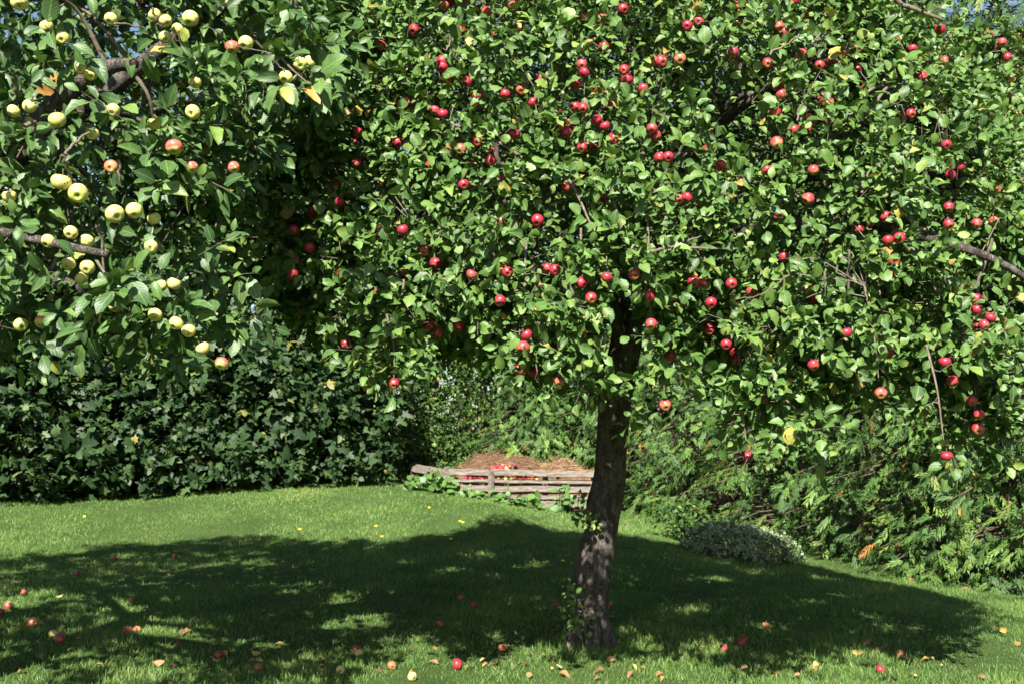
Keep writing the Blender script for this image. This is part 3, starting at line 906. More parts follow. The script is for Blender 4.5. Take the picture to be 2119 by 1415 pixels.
extra = [hang([(1560, 760), (1568, 830), (1590, 880), (1625, 915)], 4.95, 13), hang([(1600, 800), (1650, 850), (1690, 880)], 4.95, 9), hang([(1960, 760), (1945, 830), (1940, 890), (1965, 935)], 5.4, 12), hang([(2000, 800), (2020, 880), (2035, 955)], 5.4, 10), hang([(2060, 760), (2075, 840), (2060, 900)], 5.4, 9),
         hang([(700, 650), (720, 700), (750, 760)], 5.2, 10), hang([(800, 650), (815, 720), (815, 785)], 4.9, 9), hang([(1100, 680), (1105, 730), (1112, 770)], 4.8, 8), hang([(1180, 640), (1185, 700), (1195, 775)], 4.8, 10), hang([(1245, 760), (1262, 790), (1275, 806)], 5.0, 5),
         hang([(1535, 850), (1541, 890), (1546, 932)], 4.9, 3), hang([(1380, 690), (1385, 715), (1388, 728)], 4.9, 4), hang([(870, 640), (900, 690), (930, 740)], 6.2, 5), hang([(1010, 660), (1020, 720), (1050, 760)], 6.0, 5), hang([(1760, 760), (1800, 800), (1830, 820)], 5.4, 7)]
for p in sprigs:
    inn = np.array([MC[0], MC[1], 2.6]) - p
    if p[2] < 1.75: inn = np.array([inn[0] * .1, .35, 1.3])
    extra.append(([p + inn * .28 + [0, 0, .1], p + inn * .12 + [0, 0, .12], p + [0, .02, .05]], 3 if p[2] < 1.4 else 6))
build_crown(root, main_crown, (-2.5, 4.4, 1.2), (3.7, 9.4, 5.0), 17500, limbs, np.random.default_rng(21), 0.051, APPLE_LEAVES, M['apple_leaf'], extra, 1, 10, None)


def show_twigs(root, lst, fn, y0, y1, mat, lift):
    for pts, w0, w1 in lst:
        p0 = front(fn, *pts[0], 0.0, y0, y1)
        Y = (p0[1] if p0 is not None else (y0 + y1) / 2) - lift
        path = smooth_path([P(u, v, Y + 0.04 * k) for k, (u, v) in enumerate(pts)], 12)
        path += rng.normal(size=path.shape) * 0.003
        v, t, q = tube(path, np.linspace(w0, w1, 12), 7)
        obj('bare_twig', mesh('bare_twig', v, t, q, mat), root)


show_twigs(root, [([(1345, 522), (1400, 508), (1450, 488)], .007, .003), ([(1400, 510), (1470, 516), (1555, 512)], .006, .003), ([(2052, 495), (2035, 545), (2010, 640), (1985, 690)], .010, .005), ([(1178, 588), (1188, 620), (1196, 655)], .005, .003),
                  ([(915, 478), (908, 500), (903, 520)], .006, .003), ([(1756, 515), (1757, 560), (1754, 605)], .007, .005), ([(1705, 560), (1709, 620)], .006, .004), ([(1385, 660), (1410, 610), (1440, 585)], .004, .003), ([(1650, 250), (1658, 215), (1672, 240)], .004, .002),
                  ([(1590, 110), (1630, 92), (1660, 66)], .005, .003), ([(1785, 400), (1800, 350), (1830, 330)], .005, .003), ([(930, 75), (935, 100), (945, 130)], .007, .004), ([(925, 105), (935, 82), (950, 78)], .004, .003), ([(1635, 570), (1575, 610), (1520, 620)], .004, .002),
                  ([(610, 570), (660, 585), (700, 600)], .005, .003), ([(1025, 295), (1030, 330), (1045, 345)], .012, .010), ([(1850, 0), (1890, 20), (1950, 45)], .014, .008)], main_crown, 3.9, 9, M['twig'], 0.07)

# shoots on the trunk
for pts, Y, cnt, lf, nm in (([(1222, 1100), (1205, 1080), (1196, 1050), (1200, 1012)], 6.74, 9, .036, 3), ([(1228, 1095), (1222, 1078), (1232, 1062)], 6.74, 5, .032, 3),
                            ([(1200, 1320), (1188, 1280), (1190, 1240), (1180, 1225)], 6.72, 10, .030, 4), ([(1205, 1325), (1196, 1290), (1180, 1262)], 6.70, 9, .030, 4), ([(1210, 1310), (1212, 1285), (1204, 1250)], 6.74, 7, .030, 3)):
    path = smooth_path([P(u, v, Y) for u, v in pts], 24)
    v, t, q = tube(path, np.linspace(.005, .002, 24), 6)
    sh = obj('trunk_shoot', mesh('trunk_shoot', v, t, q, M['twig']), root)
    L = Leaves(); rr = np.random.default_rng(int(pts[0][0]) + cnt)
    b = path[rr.integers(6, 24, cnt)]
    L.add(*shoots(b, rr.normal(size=(cnt, 3)) + [0, -.6, .2], np.full(cnt, .05), nm, lf, rr, outw=np.tile([[0, -1, 0]], (cnt, 1))))
    L.done()
    for i in range(len(L.p)):
        sv, sf, suv = APPLE_LEAVES[i % 6]
        o = bpy.data.objects.new('shoot_leaf', mesh('shoot_leaf', sv, sf, None, M['apple_leaf'], True, np.column_stack([suv, np.full(len(sv), min(.9, L.t[i] + .25))])))
        COL.objects.link(o); o.parent = sh
        mt = np.eye(4); mt[:3, :3] = L.R[i] * L.s[i]; mt[:3, 3] = L.p[i]
        o.matrix_basis = Matrix(mt.tolist())

# --- the tree with yellow apples, its trunk outside the frame
LT = (-3.05, 5.0)
rootL = thing('yellow_apple_tree', 'near apple tree with large leaves and yellow fruit reaching in over the lawn', 'tree', (LT[0], LT[1], float(gz(*LT))))
tp = smooth_path([(LT[0], LT[1], float(gz(*LT)) - 0.1), (LT[0] + .05, LT[1], 0.8), (LT[0] + .12, LT[1] - .05, 1.6), (LT[0] + .1, LT[1], 2.6), (LT[0] + .2, LT[1], 3.4)], 40)
v, t, q = tube(tp, np.linspace(.17, .06, 40), 24, True, bark_bump(40))
obj('trunk', mesh('trunk', v, t, q, M['dark_bark']), rootL)
limbsL = []
stub = [tp[22], P(-120, 510, 4.55), P(0, 552, 4.35), P(80, 575, 4.25), P(163, 608, 4.15)]
ctrlL = [(stub, .062, .038), ([tp[26], (-2.3, 4.6, 2.3), P(180, 165, 4.3), P(282, 130, 4.25)], .05, .02), ([tp[24], (-2.2, 4.8, 2.4), P(350, 90, 4.6), P(480, 5, 4.6), (-0.9, 4.7, 3.1)], .05, .018),
         ([tp[30], (-2.6, 4.2, 3.0), (-2.1, 3.9, 3.3)], .05, .015), ([tp[28], (-2.6, 5.6, 2.8), (-2.0, 6.0, 3.0)], .05, .015), ([tp[34], (-2.2, 5.0, 3.5), (-1.5, 4.9, 3.6)], .05, .015), ([tp[24], (-2.4, 4.4, 2.0), (-1.9, 4.0, 2.0), (-1.4, 3.9, 1.9)], .035, .012),
         ([tp[28], (-3.6, 4.6, 2.8), (-4.2, 4.4, 2.8)], .05, .015), ([tp[26], (-3.5, 5.6, 2.5), (-4.2, 5.8, 2.6)], .05, .015), ([tp[30], (-4.0, 5.2, 3.2), (-5.2, 5.3, 3.0)], .05, .015), ([tp[36], (-3.2, 5.4, 4.2), (-3.4, 5.6, 4.8)], .05, .015), ([tp[34], (-2.4, 5.9, 3.7), (-1.9, 6.2, 3.9)], .05, .015), ([tp[34], (-4.1, 5.0, 3.8), (-4.7, 4.9, 4.0)], .05, .015)]
for k, (c, a, b) in enumerate(ctrlL):
    pts = smooth_path(c, 26)
    v, t, q = tube(pts, np.linspace(a, b, 26), 14, True, bark_bump(50 + k, .08))
    obj('limb', mesh('limb', v, t, q, M['dark_bark'] if k == 0 else M['bark']), rootL)
    limbsL.append((pts, None))
extraL = [hang([(560, 95), (600, 140), (640, 175)], 4.0, 4), hang([(600, 40), (610, 90), (625, 120)], 4.0, 5), hang([(330, 560), (360, 640), (410, 700)], 4.3, 9), hang([(200, 540), (230, 590), (240, 640)], 3.9, 5), hang([(160, 610), (110, 650), (60, 690)], 4.1, 8), hang([(300, 590), (290, 650), (270, 720)], 4.4, 6), hang([(450, 570), (440, 620), (460, 680)], 4.6, 6)]
build_crown(rootL, left_crown, (-6.3, 3.3, 1.3), (-0.3, 7.1, 5.6), 9500, limbsL, np.random.default_rng(33), 0.072, NEAR_LEAVES, M['near_leaf'], extraL, 2, 10, None)
show_twigs(rootL, [([(130, 322), (152, 300), (184, 270)], .006, .004), ([(129, 322), (140, 350), (158, 382)], .006, .004), ([(200, 465), (208, 500), (218, 570)], .006, .004), ([(245, 333), (250, 385)], .005, .004), ([(528, 88), (560, 115), (592, 150)], .006, .003),
                   ([(572, 48), (588, 75), (604, 106)], .007, .005), ([(235, 50), (270, 52), (300, 60)], .004, .003), ([(30, 160), (34, 185), (40, 200)], .010, .008), ([(315, 20), (335, 60)], .005, .004), ([(52, 262), (70, 255), (72, 275)], .009, .006)], left_crown, 2.6, 6.5, M['twig'], 0.06)


# ------------------------------------------------------------------ apples as things
def apple_mesh(name, seed, mat, flat=0.92):
    r = np.random.default_rng(seed)
    nr, ns = 15, 22
    v = []
    ph = np.linspace(0, np.pi, nr)
    lob = r.uniform(0, 6.28)
    for a in ph[1:-1]:
        th = np.linspace(0, 2 * np.pi, ns, endpoint=False)
        R = math.sin(a) * (1 + 0.10 * math.cos(a)) * (1 + .025 * np.sin(th + lob) + 0.02 * np.cos(5 * th) * (1 if a > 1.8 else .4))
        z = math.cos(a) * flat * (1 - 0.42 * math.exp(-(math.sin(a) / 0.38) ** 2))
        if a > 2.0: R = R * 0.97
        v += [(R[k] * math.cos(th[k]), R[k] * math.sin(th[k]), z) for k in range(ns)]
    n = nr - 2
    top, bot = len(v), len(v) + 1
    v += [(0, 0, flat * 0.48), (0, 0, -flat * 0.62)]
    q = [(i * ns + j, (i + 1) * ns + j, (i + 1) * ns + (j + 1) % ns, i * ns + (j + 1) % ns) for i in range(n - 1) for j in range(ns)]
    t = [(top, j, (j + 1) % ns) for j in range(ns)] + [(bot, (n - 1) * ns + (j + 1) % ns, (n - 1) * ns + j) for j in range(ns)]
    return mesh(name, v, t, q, mat)


AM = {k: [apple_mesh(k + '_apple', s + 3 * i, M[m], f) for i, f in enumerate((.90, .97, .85))] for s, (k, m) in enumerate((('red', 'red'), ('pale', 'redpale'), ('yellow', 'yellow'), ('blush', 'blush'), ('rotten', 'rotten')))}
sv_, st_, sq_ = tube(smooth_path([(0, 0, .42), (.04, 0, .8), (.12, .03, 1.25)], 6), np.linspace(.055, .075, 6), 6)
STALK = mesh('stalk', sv_, st_, sq_, M['stalk'])
cg = Geo()
for k in range(5):
    a = k * 2 * math.pi / 5
    c, s = math.cos(a), math.sin(a)
    cg.add([(c * .03 - s * .06, s * .03 + c * .06, -.60), (c * .03 + s * .06, s * .03 - c * .06, -.60), (c * .17, s * .17, -.74)], [(0, 1, 2), (0, 2, 1)])
CALYX = cg.mesh('calyx', M['calyx'])


def add_apple(name, p, rad, kind, label, group, axis, r, parts=True):
    o = bpy.data.objects.new(name, AM[kind][int(r.integers(0, 3))])
    COL.objects.link(o)
    q = Vector(axis).to_track_quat('Z', 'Y') @ Vector((0, 0, 1)).rotation_difference(Vector((math.sin(.01), 0, 1)))
    o.rotation_mode = 'QUATERNION'
    spin = Matrix.Rotation(r.uniform(0, 6.28), 4, 'Z')
    o.rotation_quaternion = (q.to_matrix().to_4x4() @ spin).to_quaternion()
    o.location = p
    o.scale = (rad, rad, rad)
    tag(o, label, 'apple', group)
    if parts:
        for nm, me in (('stalk', STALK), ('calyx', CALYX)):
            c = bpy.data.objects.new(nm, me); COL.objects.link(c); c.parent = o
    return o


def zone(p):
    side = ('beside the yellow-fruited tree' if p[0] < -.9 else 'on the compost bin side' if p[0] < .1 else 'straight above the trunk' if p[0] < 1.0 else 'over the pale ground cover' if p[0] < 1.9 else 'at the conifer end')
    lev = 'low in the crown' if p[2] < 2.1 else 'midway up the crown' if p[2] < 2.9 else 'high in the crown'
    return lev, side


AP = np.array([a[0] for a in apples]); AR = np.array([a[1] for a in apples])
for ai, (p, rad, clear, kind) in enumerate(apples):
    dd_ = np.linalg.norm(AP - p, axis=1) - (AR + rad) * 1.2
    paired = (dd_ < 0).sum() > 1
    lev, side = zone(p)
    tw = 'clustered ' if paired else 'single '
    ax = unit(np.array([r_ap.normal() * .35, 0.55 + r_ap.normal() * .35, 0.75]))
    if kind == 'red':
        k = 'pale' if r_ap.random() < 0.22 else 'red'
        u, v, _ = project(p)
        if abs(u - 1547) < 3 and abs(v - 945) < 3:
            lab, gr = 'small red apple dangling lowest of all from a thin hanging sprig before the conifers', None
        elif abs(u - 815) < 4 and abs(v - 793) < 5:
            lab, gr = 'lone dark red apple dangling below the crown edge before the leafy maple hedge', None
        elif k == 'pale':
            lab = f'{tw}pale orange-red apple {lev}, {side}'; gr = lab
        elif clear:
            lab = f'{tw}bright red apple in the open {lev}, {side}'; gr = lab
        else:
            lab = f'{tw}red apple half hidden by leaves {lev}, {side}'; gr = lab
        add_apple('red_apple', p, rad, k, lab, gr, ax, r_ap)
    elif kind == 'yellow':
        yl = ('below the sawn-off limb' if p[2] < 1.85 else 'just above the sawn-off limb' if p[2] < 2.15 else 'in the middle branches' if p[2] < 2.5 else 'in the upper branches') + (' at the outer twigs' if p[0] < -1.0 and p[0] > -1.4 or p[0] >= -1.0 else ' near the stem')
        if clear:
            lab = f'{tw}pale yellow apple in the open {yl}'; gr = lab
        else:
            lab = f'{tw}yellow-green apple half hidden {yl}'; gr = lab
        add_apple('yellow_apple', p, rad, 'yellow', lab, gr, ax, r_ap)
    else:
        if rad > .04 or clear == 2:
            lab, gr = 'large red-blushed apple hanging among the yellow ones on the near tree', 'blushed apples on the near tree'
        else:
            lab, gr = 'small dull red apple in the shaded leaves of the near apple tree', 'small blushed apples on the near tree'
        add_apple('blushed_apple', p, rad, 'blush', lab, gr, ax, r_ap)

# windfalls on the lawn
wf = [(*a, k) for a, k in zip(zz([(705,660,32),(475,752,30),(140,870,38),(55,962,60),(5,995,40),(197,1068,62),(325,1128,40),(372,1170,72),(815,912,42),(780,1110,42),(845,1103,45),(1348,1257,48),(1075,640,32),(1595,1345,45)], 2.979, 0, 940),
      ['red', 'red', 'pale', 'pale', 'red', 'pale', 'yellow', 'pale', 'rotten', 'red', 'pale', 'red', 'pale', 'rotten'])]
wf += [(*a, k) for a, k in zip(zz([(115,1225,50),(126,1248,42),(330,1330,60),(735,1330,70),(1015,1220,60),(15,1362,40),(457,1395,30),(760,905,30),(630,1065,40),(1335,945,35),(1660,962,26),(835,955,25)], 2.979, 700, 940),
      ['red', 'yellow', 'rotten', 'red', 'rotten', 'yellow', 'yellow', 'rotten', 'rotten', 'red', 'red', 'red'])]
wf += [(*a, k) for a, k in zip(zz([(545,1065,38),(395,1178,48),(412,1150,34),(1155,1172,30),(290,1205,32),(1360,1240,30),(1245,1335,30)], 2.947, 1400, 940), ['rotten', 'red', 'red', 'rotten', 'red', 'rotten', 'red'])]
wl = {'red': 'red windfall apple lying in the grass', 'pale': 'pinkish striped windfall apple lying in the grass', 'yellow': 'green-yellow windfall apple lying in the grass', 'rotten': 'brown-orange rotting windfall apple lying in the grass'}
for u, v, d, k in wf:
    g0 = on_ground(u, v)
    rad = float(np.clip(d * project(g0)[2] / F / 2, .026, .038))
    where = 'near the foot of the leaning trunk' if np.linalg.norm(g0[:2] - [.45, 6.9]) < 1.0 else 'under the yellow-fruited tree' if g0[0] < -1.2 else 'on the conifer side of the trunk' if g0[0] > .45 else 'between the two apple trees'
    lab = wl[k] + ' ' + where
    add_apple('windfall_apple', g0 + [0, 0, rad * .85], rad, k, lab, lab, unit(r_ap.normal(size=3) + [0, .3, .4]), r_ap)

# ------------------------------------------------------------------ hedges
def hedge_shrub(name, label, cat, group, cx, cy, rx, ry, h, nl, size, shapes, mat, seed, parts, part='leaf', stem_mat='hedge_wood', clump=0.55, base_lift=0.02, tint=(2.0, 2.6), rnd=0.6):
    r = np.random.default_rng(seed)
    z0 = float(gz(cx, cy))
    root = thing(name, label, cat, (cx, cy, z0), group)
    for k in range(6):
        a = r.uniform(0, 6.28)
        top = np.array([cx + math.cos(a) * rx * .6, cy + math.sin(a) * ry * .6, z0 + h * r.uniform(.6, .92)])
        sv0, st0, sq0 = tube(smooth_path([(cx + math.cos(a) * .1, cy + math.sin(a) * .1, z0 - .05), (cx + math.cos(a) * rx * .35, cy + math.sin(a) * ry * .3, z0 + h * .35), top], 10), np.linspace(.04, .01, 10), 6)
        obj('stem', mesh('stem', sv0, st0, sq0, M[stem_mat]), root)
    # leaves: layered near the outer face, clumped
    n = int(nl * 1.9)
    th = r.uniform(-np.pi, np.pi, n)
    th = np.where(r.random(n) < .62, -np.pi / 2 + r.uniform(-1.65, 1.65, n), th)          # fuller towards the lawn's light
    zt = r.uniform(0, 1, n) ** 0.9
    prof_r = np.sqrt(np.clip(1 - np.clip((zt - .62) / .40, 0, 1) ** 2, 0, 1)) * (0.90 + .12 * np.minimum(zt / .12, 1))
    depth = 1 - np.abs(r.normal(size=n)) * 0.16
    p = np.stack([cx + np.cos(th) * rx * prof_r * depth, cy + np.sin(th) * ry * prof_r * depth, z0 + base_lift + zt * h], -1)
    nn = noise3(p, 2.1, seed) + 0.6 * noise3(p, 5.0, seed + 1)
    out = np.stack([np.cos(th), np.sin(th), 0.25 + 0 * th], -1)
    p = p + out * (0.20 * nn)[:, None]
    keep = (nn + r.normal(size=n) * .5 > -clump)
    p, out, nn = p[keep][:nl], out[keep][:nl], nn[keep][:nl]
    m = len(p)
    d = unit(out * 0.5 + r.normal(size=(m, 3)) * .55 + np.array([0, 0, -.45]))
    w = out * .75 + np.array([0, 0, .75]) + r.normal(size=(m, 3)) * rnd
    L = Leaves()
    tn = np.clip(r.beta(*tint, m), 0, .95)
    tn = np.where(r.random(m) < .02, r.uniform(.92, .97, m), tn)
    L.add(p, frames(d, w), size * (.45 + .85 * r.random(m) ** 1.6), tn)
    # sparse inner leaves that close the shrub, tinted dark as its inner shade
    k = nl // 4
    q = np.stack([cx + r.normal(size=k) * rx * .36, cy + r.normal(size=k) * ry * .36, z0 + r.uniform(.05, .93, k) * h], -1)
    L.add(q, frames(r.normal(size=(k, 3)), r.normal(size=(k, 3))), size * 1.5 * r.uniform(.8, 1.3, k), r.uniform(0, .3, k))
    L.done()
    emit(root, L, shapes, M[mat], parts, part, 'foliage', cell=12, seed=seed)
    return root


# maple hedge along the far left side of the lawn
hl = [(-350, 1070, 11.9, 1.0), (-130, 1058, 12.6, .95), (60, 1048, 13.3, .9), (215, 1040, 13.7, .9), (360, 1033, 14.1, .9), (490, 1026, 14.5, .9), (605, 1018, 14.9, .85), (712, 1008, 15.4, .8)]
names = ['beyond the end of the lawn', 'with yellowing leaves by the lawn edge', 'with a long bare red stem', 'with pale small sprays low down', 'standing full in the hedge run', 'with a few yellow leaves at its foot', 'third along from the compost bin', 'next to the compost bin corner']
for k, (u, v, Y, rx) in enumerate(hl):
    c = P(u, v, Y)
    hedge_shrub('maple_shrub', f'shade-tinted maple shrub of the lawn hedge, {names[k]}', 'shrub', 'maple shrubs of the lawn hedge', c[0], c[1] + .85, rx, 0.85, 2.25 + .25 * math.sin(k * 2.3), 1900, .13, MAPLE, 'maple', 200 + k, 70)
# smaller-leaved bushes growing up behind and between
bl = [(-200, 14.0, 1.2, 5.6), (160, 15.0, 1.2, 5.6), (420, 15.8, 1.2, 5.4), (660, 16.5, 1.2, 5.0)]
for k, (u, Y, rx, h) in enumerate(bl):
    c = P(u, 1000, Y)
    hedge_shrub('tall_bush', 'tall yellowing small-leaved bush rising behind the maple hedge', 'bush', 'tall bushes behind the maple hedge', c[0], c[1] + 1.0, rx, 0.9, h, 5600, .075, SMALL, 'small', 240 + k, 0, tint=(2.6, 1.9))
# bushes behind the compost bin
bm = [(850, 17.2, .9, 3.5, 'yellow-flecked bush behind the corner of the compost bin'), (970, 17.6, 1.0, 4.6, 'dark small-leaved bush right behind the compost heap'), (1190, 17.4, 0.85, 3.2, 'mixed leafy bush behind the straw on the compost'), (880, 16.6, .45, .8, 'low straggly bush at the bent end of the compost bin')]
for k, (u, Y, rx, h, lab) in enumerate(bm):
    c = P(u, 1000, Y)
    hedge_shrub('leafy_bush', lab, 'bush', None, c[0], c[1] + .6, rx, 1.1 if rx > .6 else .4, h, 7500 if rx > .6 else 1500, .07, SMALL, 'small', 260 + k, 0, tint=(2.2, 2.4))
# a second line of tall dark bushes, added as backing to hide bright sky
for k, (u, Y, h) in enumerate([(-260, 16.5, 6.6), (-20, 17.2, 6.8), (210, 17.8, 6.6), (430, 18.3, 6.4), (640, 18.8, 6.4), (840, 19.4, 5.6), (1030, 19.8, 5.2), (1210, 19.6, 5.6), (1370, 18.9, 6.0), (1540, 18.0, 5.6), (1720, 17.0, 5.4), (1900, 16.2, 5.4), (2100, 15.4, 5.4), (2320, 14.6, 5.4)]):
    c = P(u, 1000, Y)
    hedge_shrub('dark_backing_bush', 'tall dark bush added as backing behind the ' + ('maple hedge' if u < 800 else 'compost bin' if u < 1250 else 'conifer row'), 'bush', 'backing bushes added behind the ' + ('maple hedge' if u < 800 else 'compost bin' if u < 1250 else 'conifer row'), c[0], c[1] + .6, 1.2, .8, h + 1.6, 2600, .19, SMALL, 'small', 440 + k, 0, clump=1.2, tint=(1.6, 3.2))
# long red stem arching out of the hedge
rb = [p for p in (P(110, 850, 17.2), P(135, 800, 17.0), P(146, 755, 16.95), P(138, 700, 17.1))]


# ------------------------------------------------------------------ thuja conifers
def thuja(label, cx, cy, rad, h, n_boughs, seed, parts=60, cones=0.0, size=.22):
    r = np.random.default_rng(seed)
    z0 = float(gz(cx, cy))
    root = thing('thuja_conifer', label, 'conifer', (cx, cy, z0), 'conifers along the lawn edge')
    tr = smooth_path([(cx, cy, z0 - .1), (cx + .04, cy, z0 + h * .5), (cx, cy, z0 + h * .97)], 20)
    v, t, q = tube(tr, np.linspace(.13, .012, 20), 10, True, bark_bump(seed, .06))
    obj('trunk', mesh('trunk', v, t, q, M['hedge_wood']), root)
    to_cam = math.atan2(-cy, -cx)
    th = np.where(r.random(n_boughs) < .88, to_cam + r.uniform(-1.7, 1.7, n_boughs), r.uniform(-3.14, 3.14, n_boughs))
    zt = np.clip(r.uniform(-.02, 1, n_boughs), 0.0, 1) ** 1.1
    pr_ = rad * (np.clip(1 - zt, 0, 1) ** .55) * (0.86 + .2 * np.minimum(zt / .1, 1))
    out = np.stack([np.cos(th), np.sin(th), 0 * th], -1)
    tip = np.array([cx, cy, z0]) + out * (pr_ * r.uniform(.74, 1.12, n_boughs))[:, None]
    tip[:, 2] += .10 + zt * (h - .1)
    tip += out * (.26 * noise3(tip, 1.7, seed) + .16 * noise3(tip, 3.6, seed + 1))[:, None]
    root_pt = np.array([cx, cy, 0]) + out * .08
    root_pt[:, 2] = tip[:, 2] + .25 * pr_ - .05
    gb = Geo()
    thin_tubes(gb, root_pt, (root_pt + tip) / 2 + [0, 0, .06], tip, .014, .004)
    bo = obj('bough', gb.mesh('bough', M['hedge_wood']), root)
    bo['kind'] = 'stuff'
    ns = 9
    bd = unit(tip - root_pt)
    pos = tip[:, None] - bd[:, None] * (r.uniform(-.05, .55, (n_boughs, ns)))[..., None] * 0.6 + r.normal(size=(n_boughs, ns, 3)) * .075
    side = np.stack([-np.sin(th), np.cos(th), 0 * th], -1)
    d = unit(out[:, None] * .75 + side[:, None] * (r.normal(size=(n_boughs, ns)) * .75)[..., None] + np.array([0, 0, -.5]) + r.normal(size=(n_boughs, ns, 3)) * .35)
    w = side[:, None] * (r.normal(size=(n_boughs, ns)) * .6)[..., None] + out[:, None] * .55 + np.array([0, 0, .6]) + SUN * .5 + r.normal(size=(n_boughs, ns, 3)) * .3
    tb = np.clip(r.beta(1.5, 1.7, (n_boughs, 1)) + r.normal(size=(n_boughs, ns)) * .12, 0, .95)
    tb = np.where(r.random((n_boughs, ns)) < .008, 1.0, tb)
    L = Leaves()
    pos = pos.reshape(-1, 3)
    L.add(pos, frames(d.reshape(-1, 3), w.reshape(-1, 3)), size * r.uniform(.55, 1.15, len(pos)), tb.ravel())
    kk = 650
    qi = np.stack([cx + r.normal(size=kk) * rad * .4, cy + r.normal(size=kk) * rad * .4, z0 + .1 + r.uniform(0, .85, kk) * h], -1)
    L.add(qi, frames(r.normal(size=(kk, 3)) + [0, 0, -.5], r.normal(size=(kk, 3))), size * 1.05 * r.uniform(.8, 1.3, kk), r.uniform(0, .3, kk))  # inner fronds take the darkest tints, shade inside the tree put into colour
    L.done()
    ok = L.p[:, 2] > gz(L.p[:, 0], L.p[:, 1]) + .03
    L.keep(ok)
    emit(root, L, FROND, M['thuja'], parts, 'frond', 'foliage', cell=18, seed=seed)
    if cones:
        g = Geo()
        k = r.integers(0, len(L.p), int(cones))
        c = L.centre()[k]
        k = c[:, 2] > z0 + 3.4
        c = c[k]
        for off in r.normal(size=(7, 3)) * .05:
            s = r.uniform(.008, .014, (len(c), 1))
            vv = np.stack([c + off + s * np.array(x) for x in ((1, 0, 0), (-1, 0, 0), (0, 1, 0), (0, -1, 0), (0, 0, 1.5), (0, 0, -1.5))], 1)
            f = np.array([(0, 2, 4), (2, 1, 4), (1, 3, 4), (3, 0, 4), (2, 0, 5), (1, 2, 5), (3, 1, 5), (0, 3, 5)])
            g.add(vv, (np.arange(len(c))[:, None, None] * 6 + f).reshape(-1, 3))
        o = obj('cones', g.mesh('cones', M['cones']), root); o['kind'] = 'stuff'


th_list = [(1095, 17.6, .85, 3.2, 'light green conifer behind the middle of the compost bin'), (1275, 17.2, .95, 5.2, 'feathery conifer behind the leaning trunk beside the compost bin'), (1385, 16.6, 1.0, 5.6, 'conifer beside the dark little bush at the lawn edge'),
           (1500, 15.6, 1.0, 5.6, 'conifer right behind the pale ground cover mound'), (1640, 14.3, 1.0, 5.6, 'conifer with browning fronds beside the pale ground cover'), (1790, 13.1, 1.0, 6.0, 'conifer two along from the pale ground cover'),
           (1950, 12.0, 1.0, 6.6, 'dense conifer low over the sloping lawn edge'), (2100, 11.2, .95, 6.8, 'conifer thick with orange cones at its top'), (2330, 10.3, 1.0, 6.4, 'conifer at the end of the row with a dark gap beside it')]
for k, (u, Y, rd_, h, lab) in enumerate(th_list):
    c = P(u, 1000, Y)
    thuja(lab, c[0], c[1], rd_, h, 255 if Y < 16.8 else 180, 300 + k, cones=380 if u > 1900 else 30)

# ------------------------------------------------------------------ compost bin
A0, A1, A2 = P(862, 1000, 16.5), P(938, 1000, 15.75), P(1262, 1000, 15.4)
binroot = thing('compost_bin', 'slatted compost bin of weathered grey boards with a bent side', 'compost bin', (float(A1[0]), float(A1[1]), float(gz(A1[0], A1[1]))))


def plank(parent, a, b, h, th, name='board', seed=0):
    r = np.random.default_rng(seed)
    a, b = np.asarray(a, float), np.asarray(b, float)
    d = unit(b - a); nrm = unit(np.cross(d, [0, 0, 1])); up = np.cross(nrm, d)
    n = 7
    g = Geo()
    v = []
    for k in range(n):
        c = a + (b - a) * k / (n - 1) + up * r.normal() * .004
        hh = h / 2 * (1 + r.normal() * .03); tt = th / 2; e = .006
        for x, y in ((-tt, -hh + e), (-tt + e, -hh), (tt - e, -hh), (tt, -hh + e), (tt, hh - e), (tt - e, hh), (-tt + e, hh), (-tt, hh - e)):
            v.append(c + nrm * x + up * y)
    v = np.array(v)
    i, j = np.meshgrid(np.arange(n - 1), np.arange(8), indexing='ij')
    q = np.stack([i * 8 + j, i * 8 + (j + 1) % 8, (i + 1) * 8 + (j + 1) % 8, (i + 1) * 8 + j], -1).reshape(-1, 4)
    t = [(0, k + 1, k) for k in range(1, 7)] + [((n - 1) * 8, (n - 1) * 8 + k, (n - 1) * 8 + k + 1) for k in range(1, 7)]
    ctr = v.mean(0)
    me = mesh(name, v - ctr, t, q, M['plank'], False)
    o = obj(name, me, parent, loc=Vector(ctr) - Vector(parent.location))
    return o


rows = [(976.5, 12.5), (994.5, 6), (1010, 12.5), (1027.5, 8), (1043, 16)]            # rows at the post, photo pixels
for k, (vv, hh) in enumerate(rows):
    Yp = 15.63
    h = hh / F * Yp
    pl0, pl1 = P(930 if k < 4 else 950, vv - .5, 15.74), P(1012, vv, 15.64)
    plank(binroot, pl0, pl1, h, .028, seed=k)
    plank(binroot, P(1016, vv, 15.63), P(1258, vv + 4.8 * (1 - k * .12), 15.4), h, .028, seed=20 + k)
for k, (va, vb, hh) in enumerate([(966, 981, 17), (987, 998, 9), (1000, 1012, 13)]):
    plank(binroot, P(852 - k * 2, va, 16.5), P(932, vb, 15.8), hh / F * 16.1, .03, seed=40 + k)


def post(u, v0, v1, Y, w, seed):
    a, b = P(u, v1, Y), P(u, v0, Y)
    g0 = float(gz(a[0], a[1]))
    v, t, q = tube([(a[0], a[1], min(a[2], g0) - .15), (a[0], a[1], (a[2] + b[2]) / 2), (b[0], b[1], b[2])], [w, w, w * .98], 4, True)
    obj('post', mesh('post', v, t, q, M['plank'], False), binroot)


post(1016, 974, 1052, 15.57, .04, 1); post(1128, 975, 1050, 15.62, .035, 2); post(925, 966, 1010, 15.86, .04, 3); post(1228, 978, 1055, 15.53, .035, 4); post(856, 958, 1000, 16.56, .045, 5)

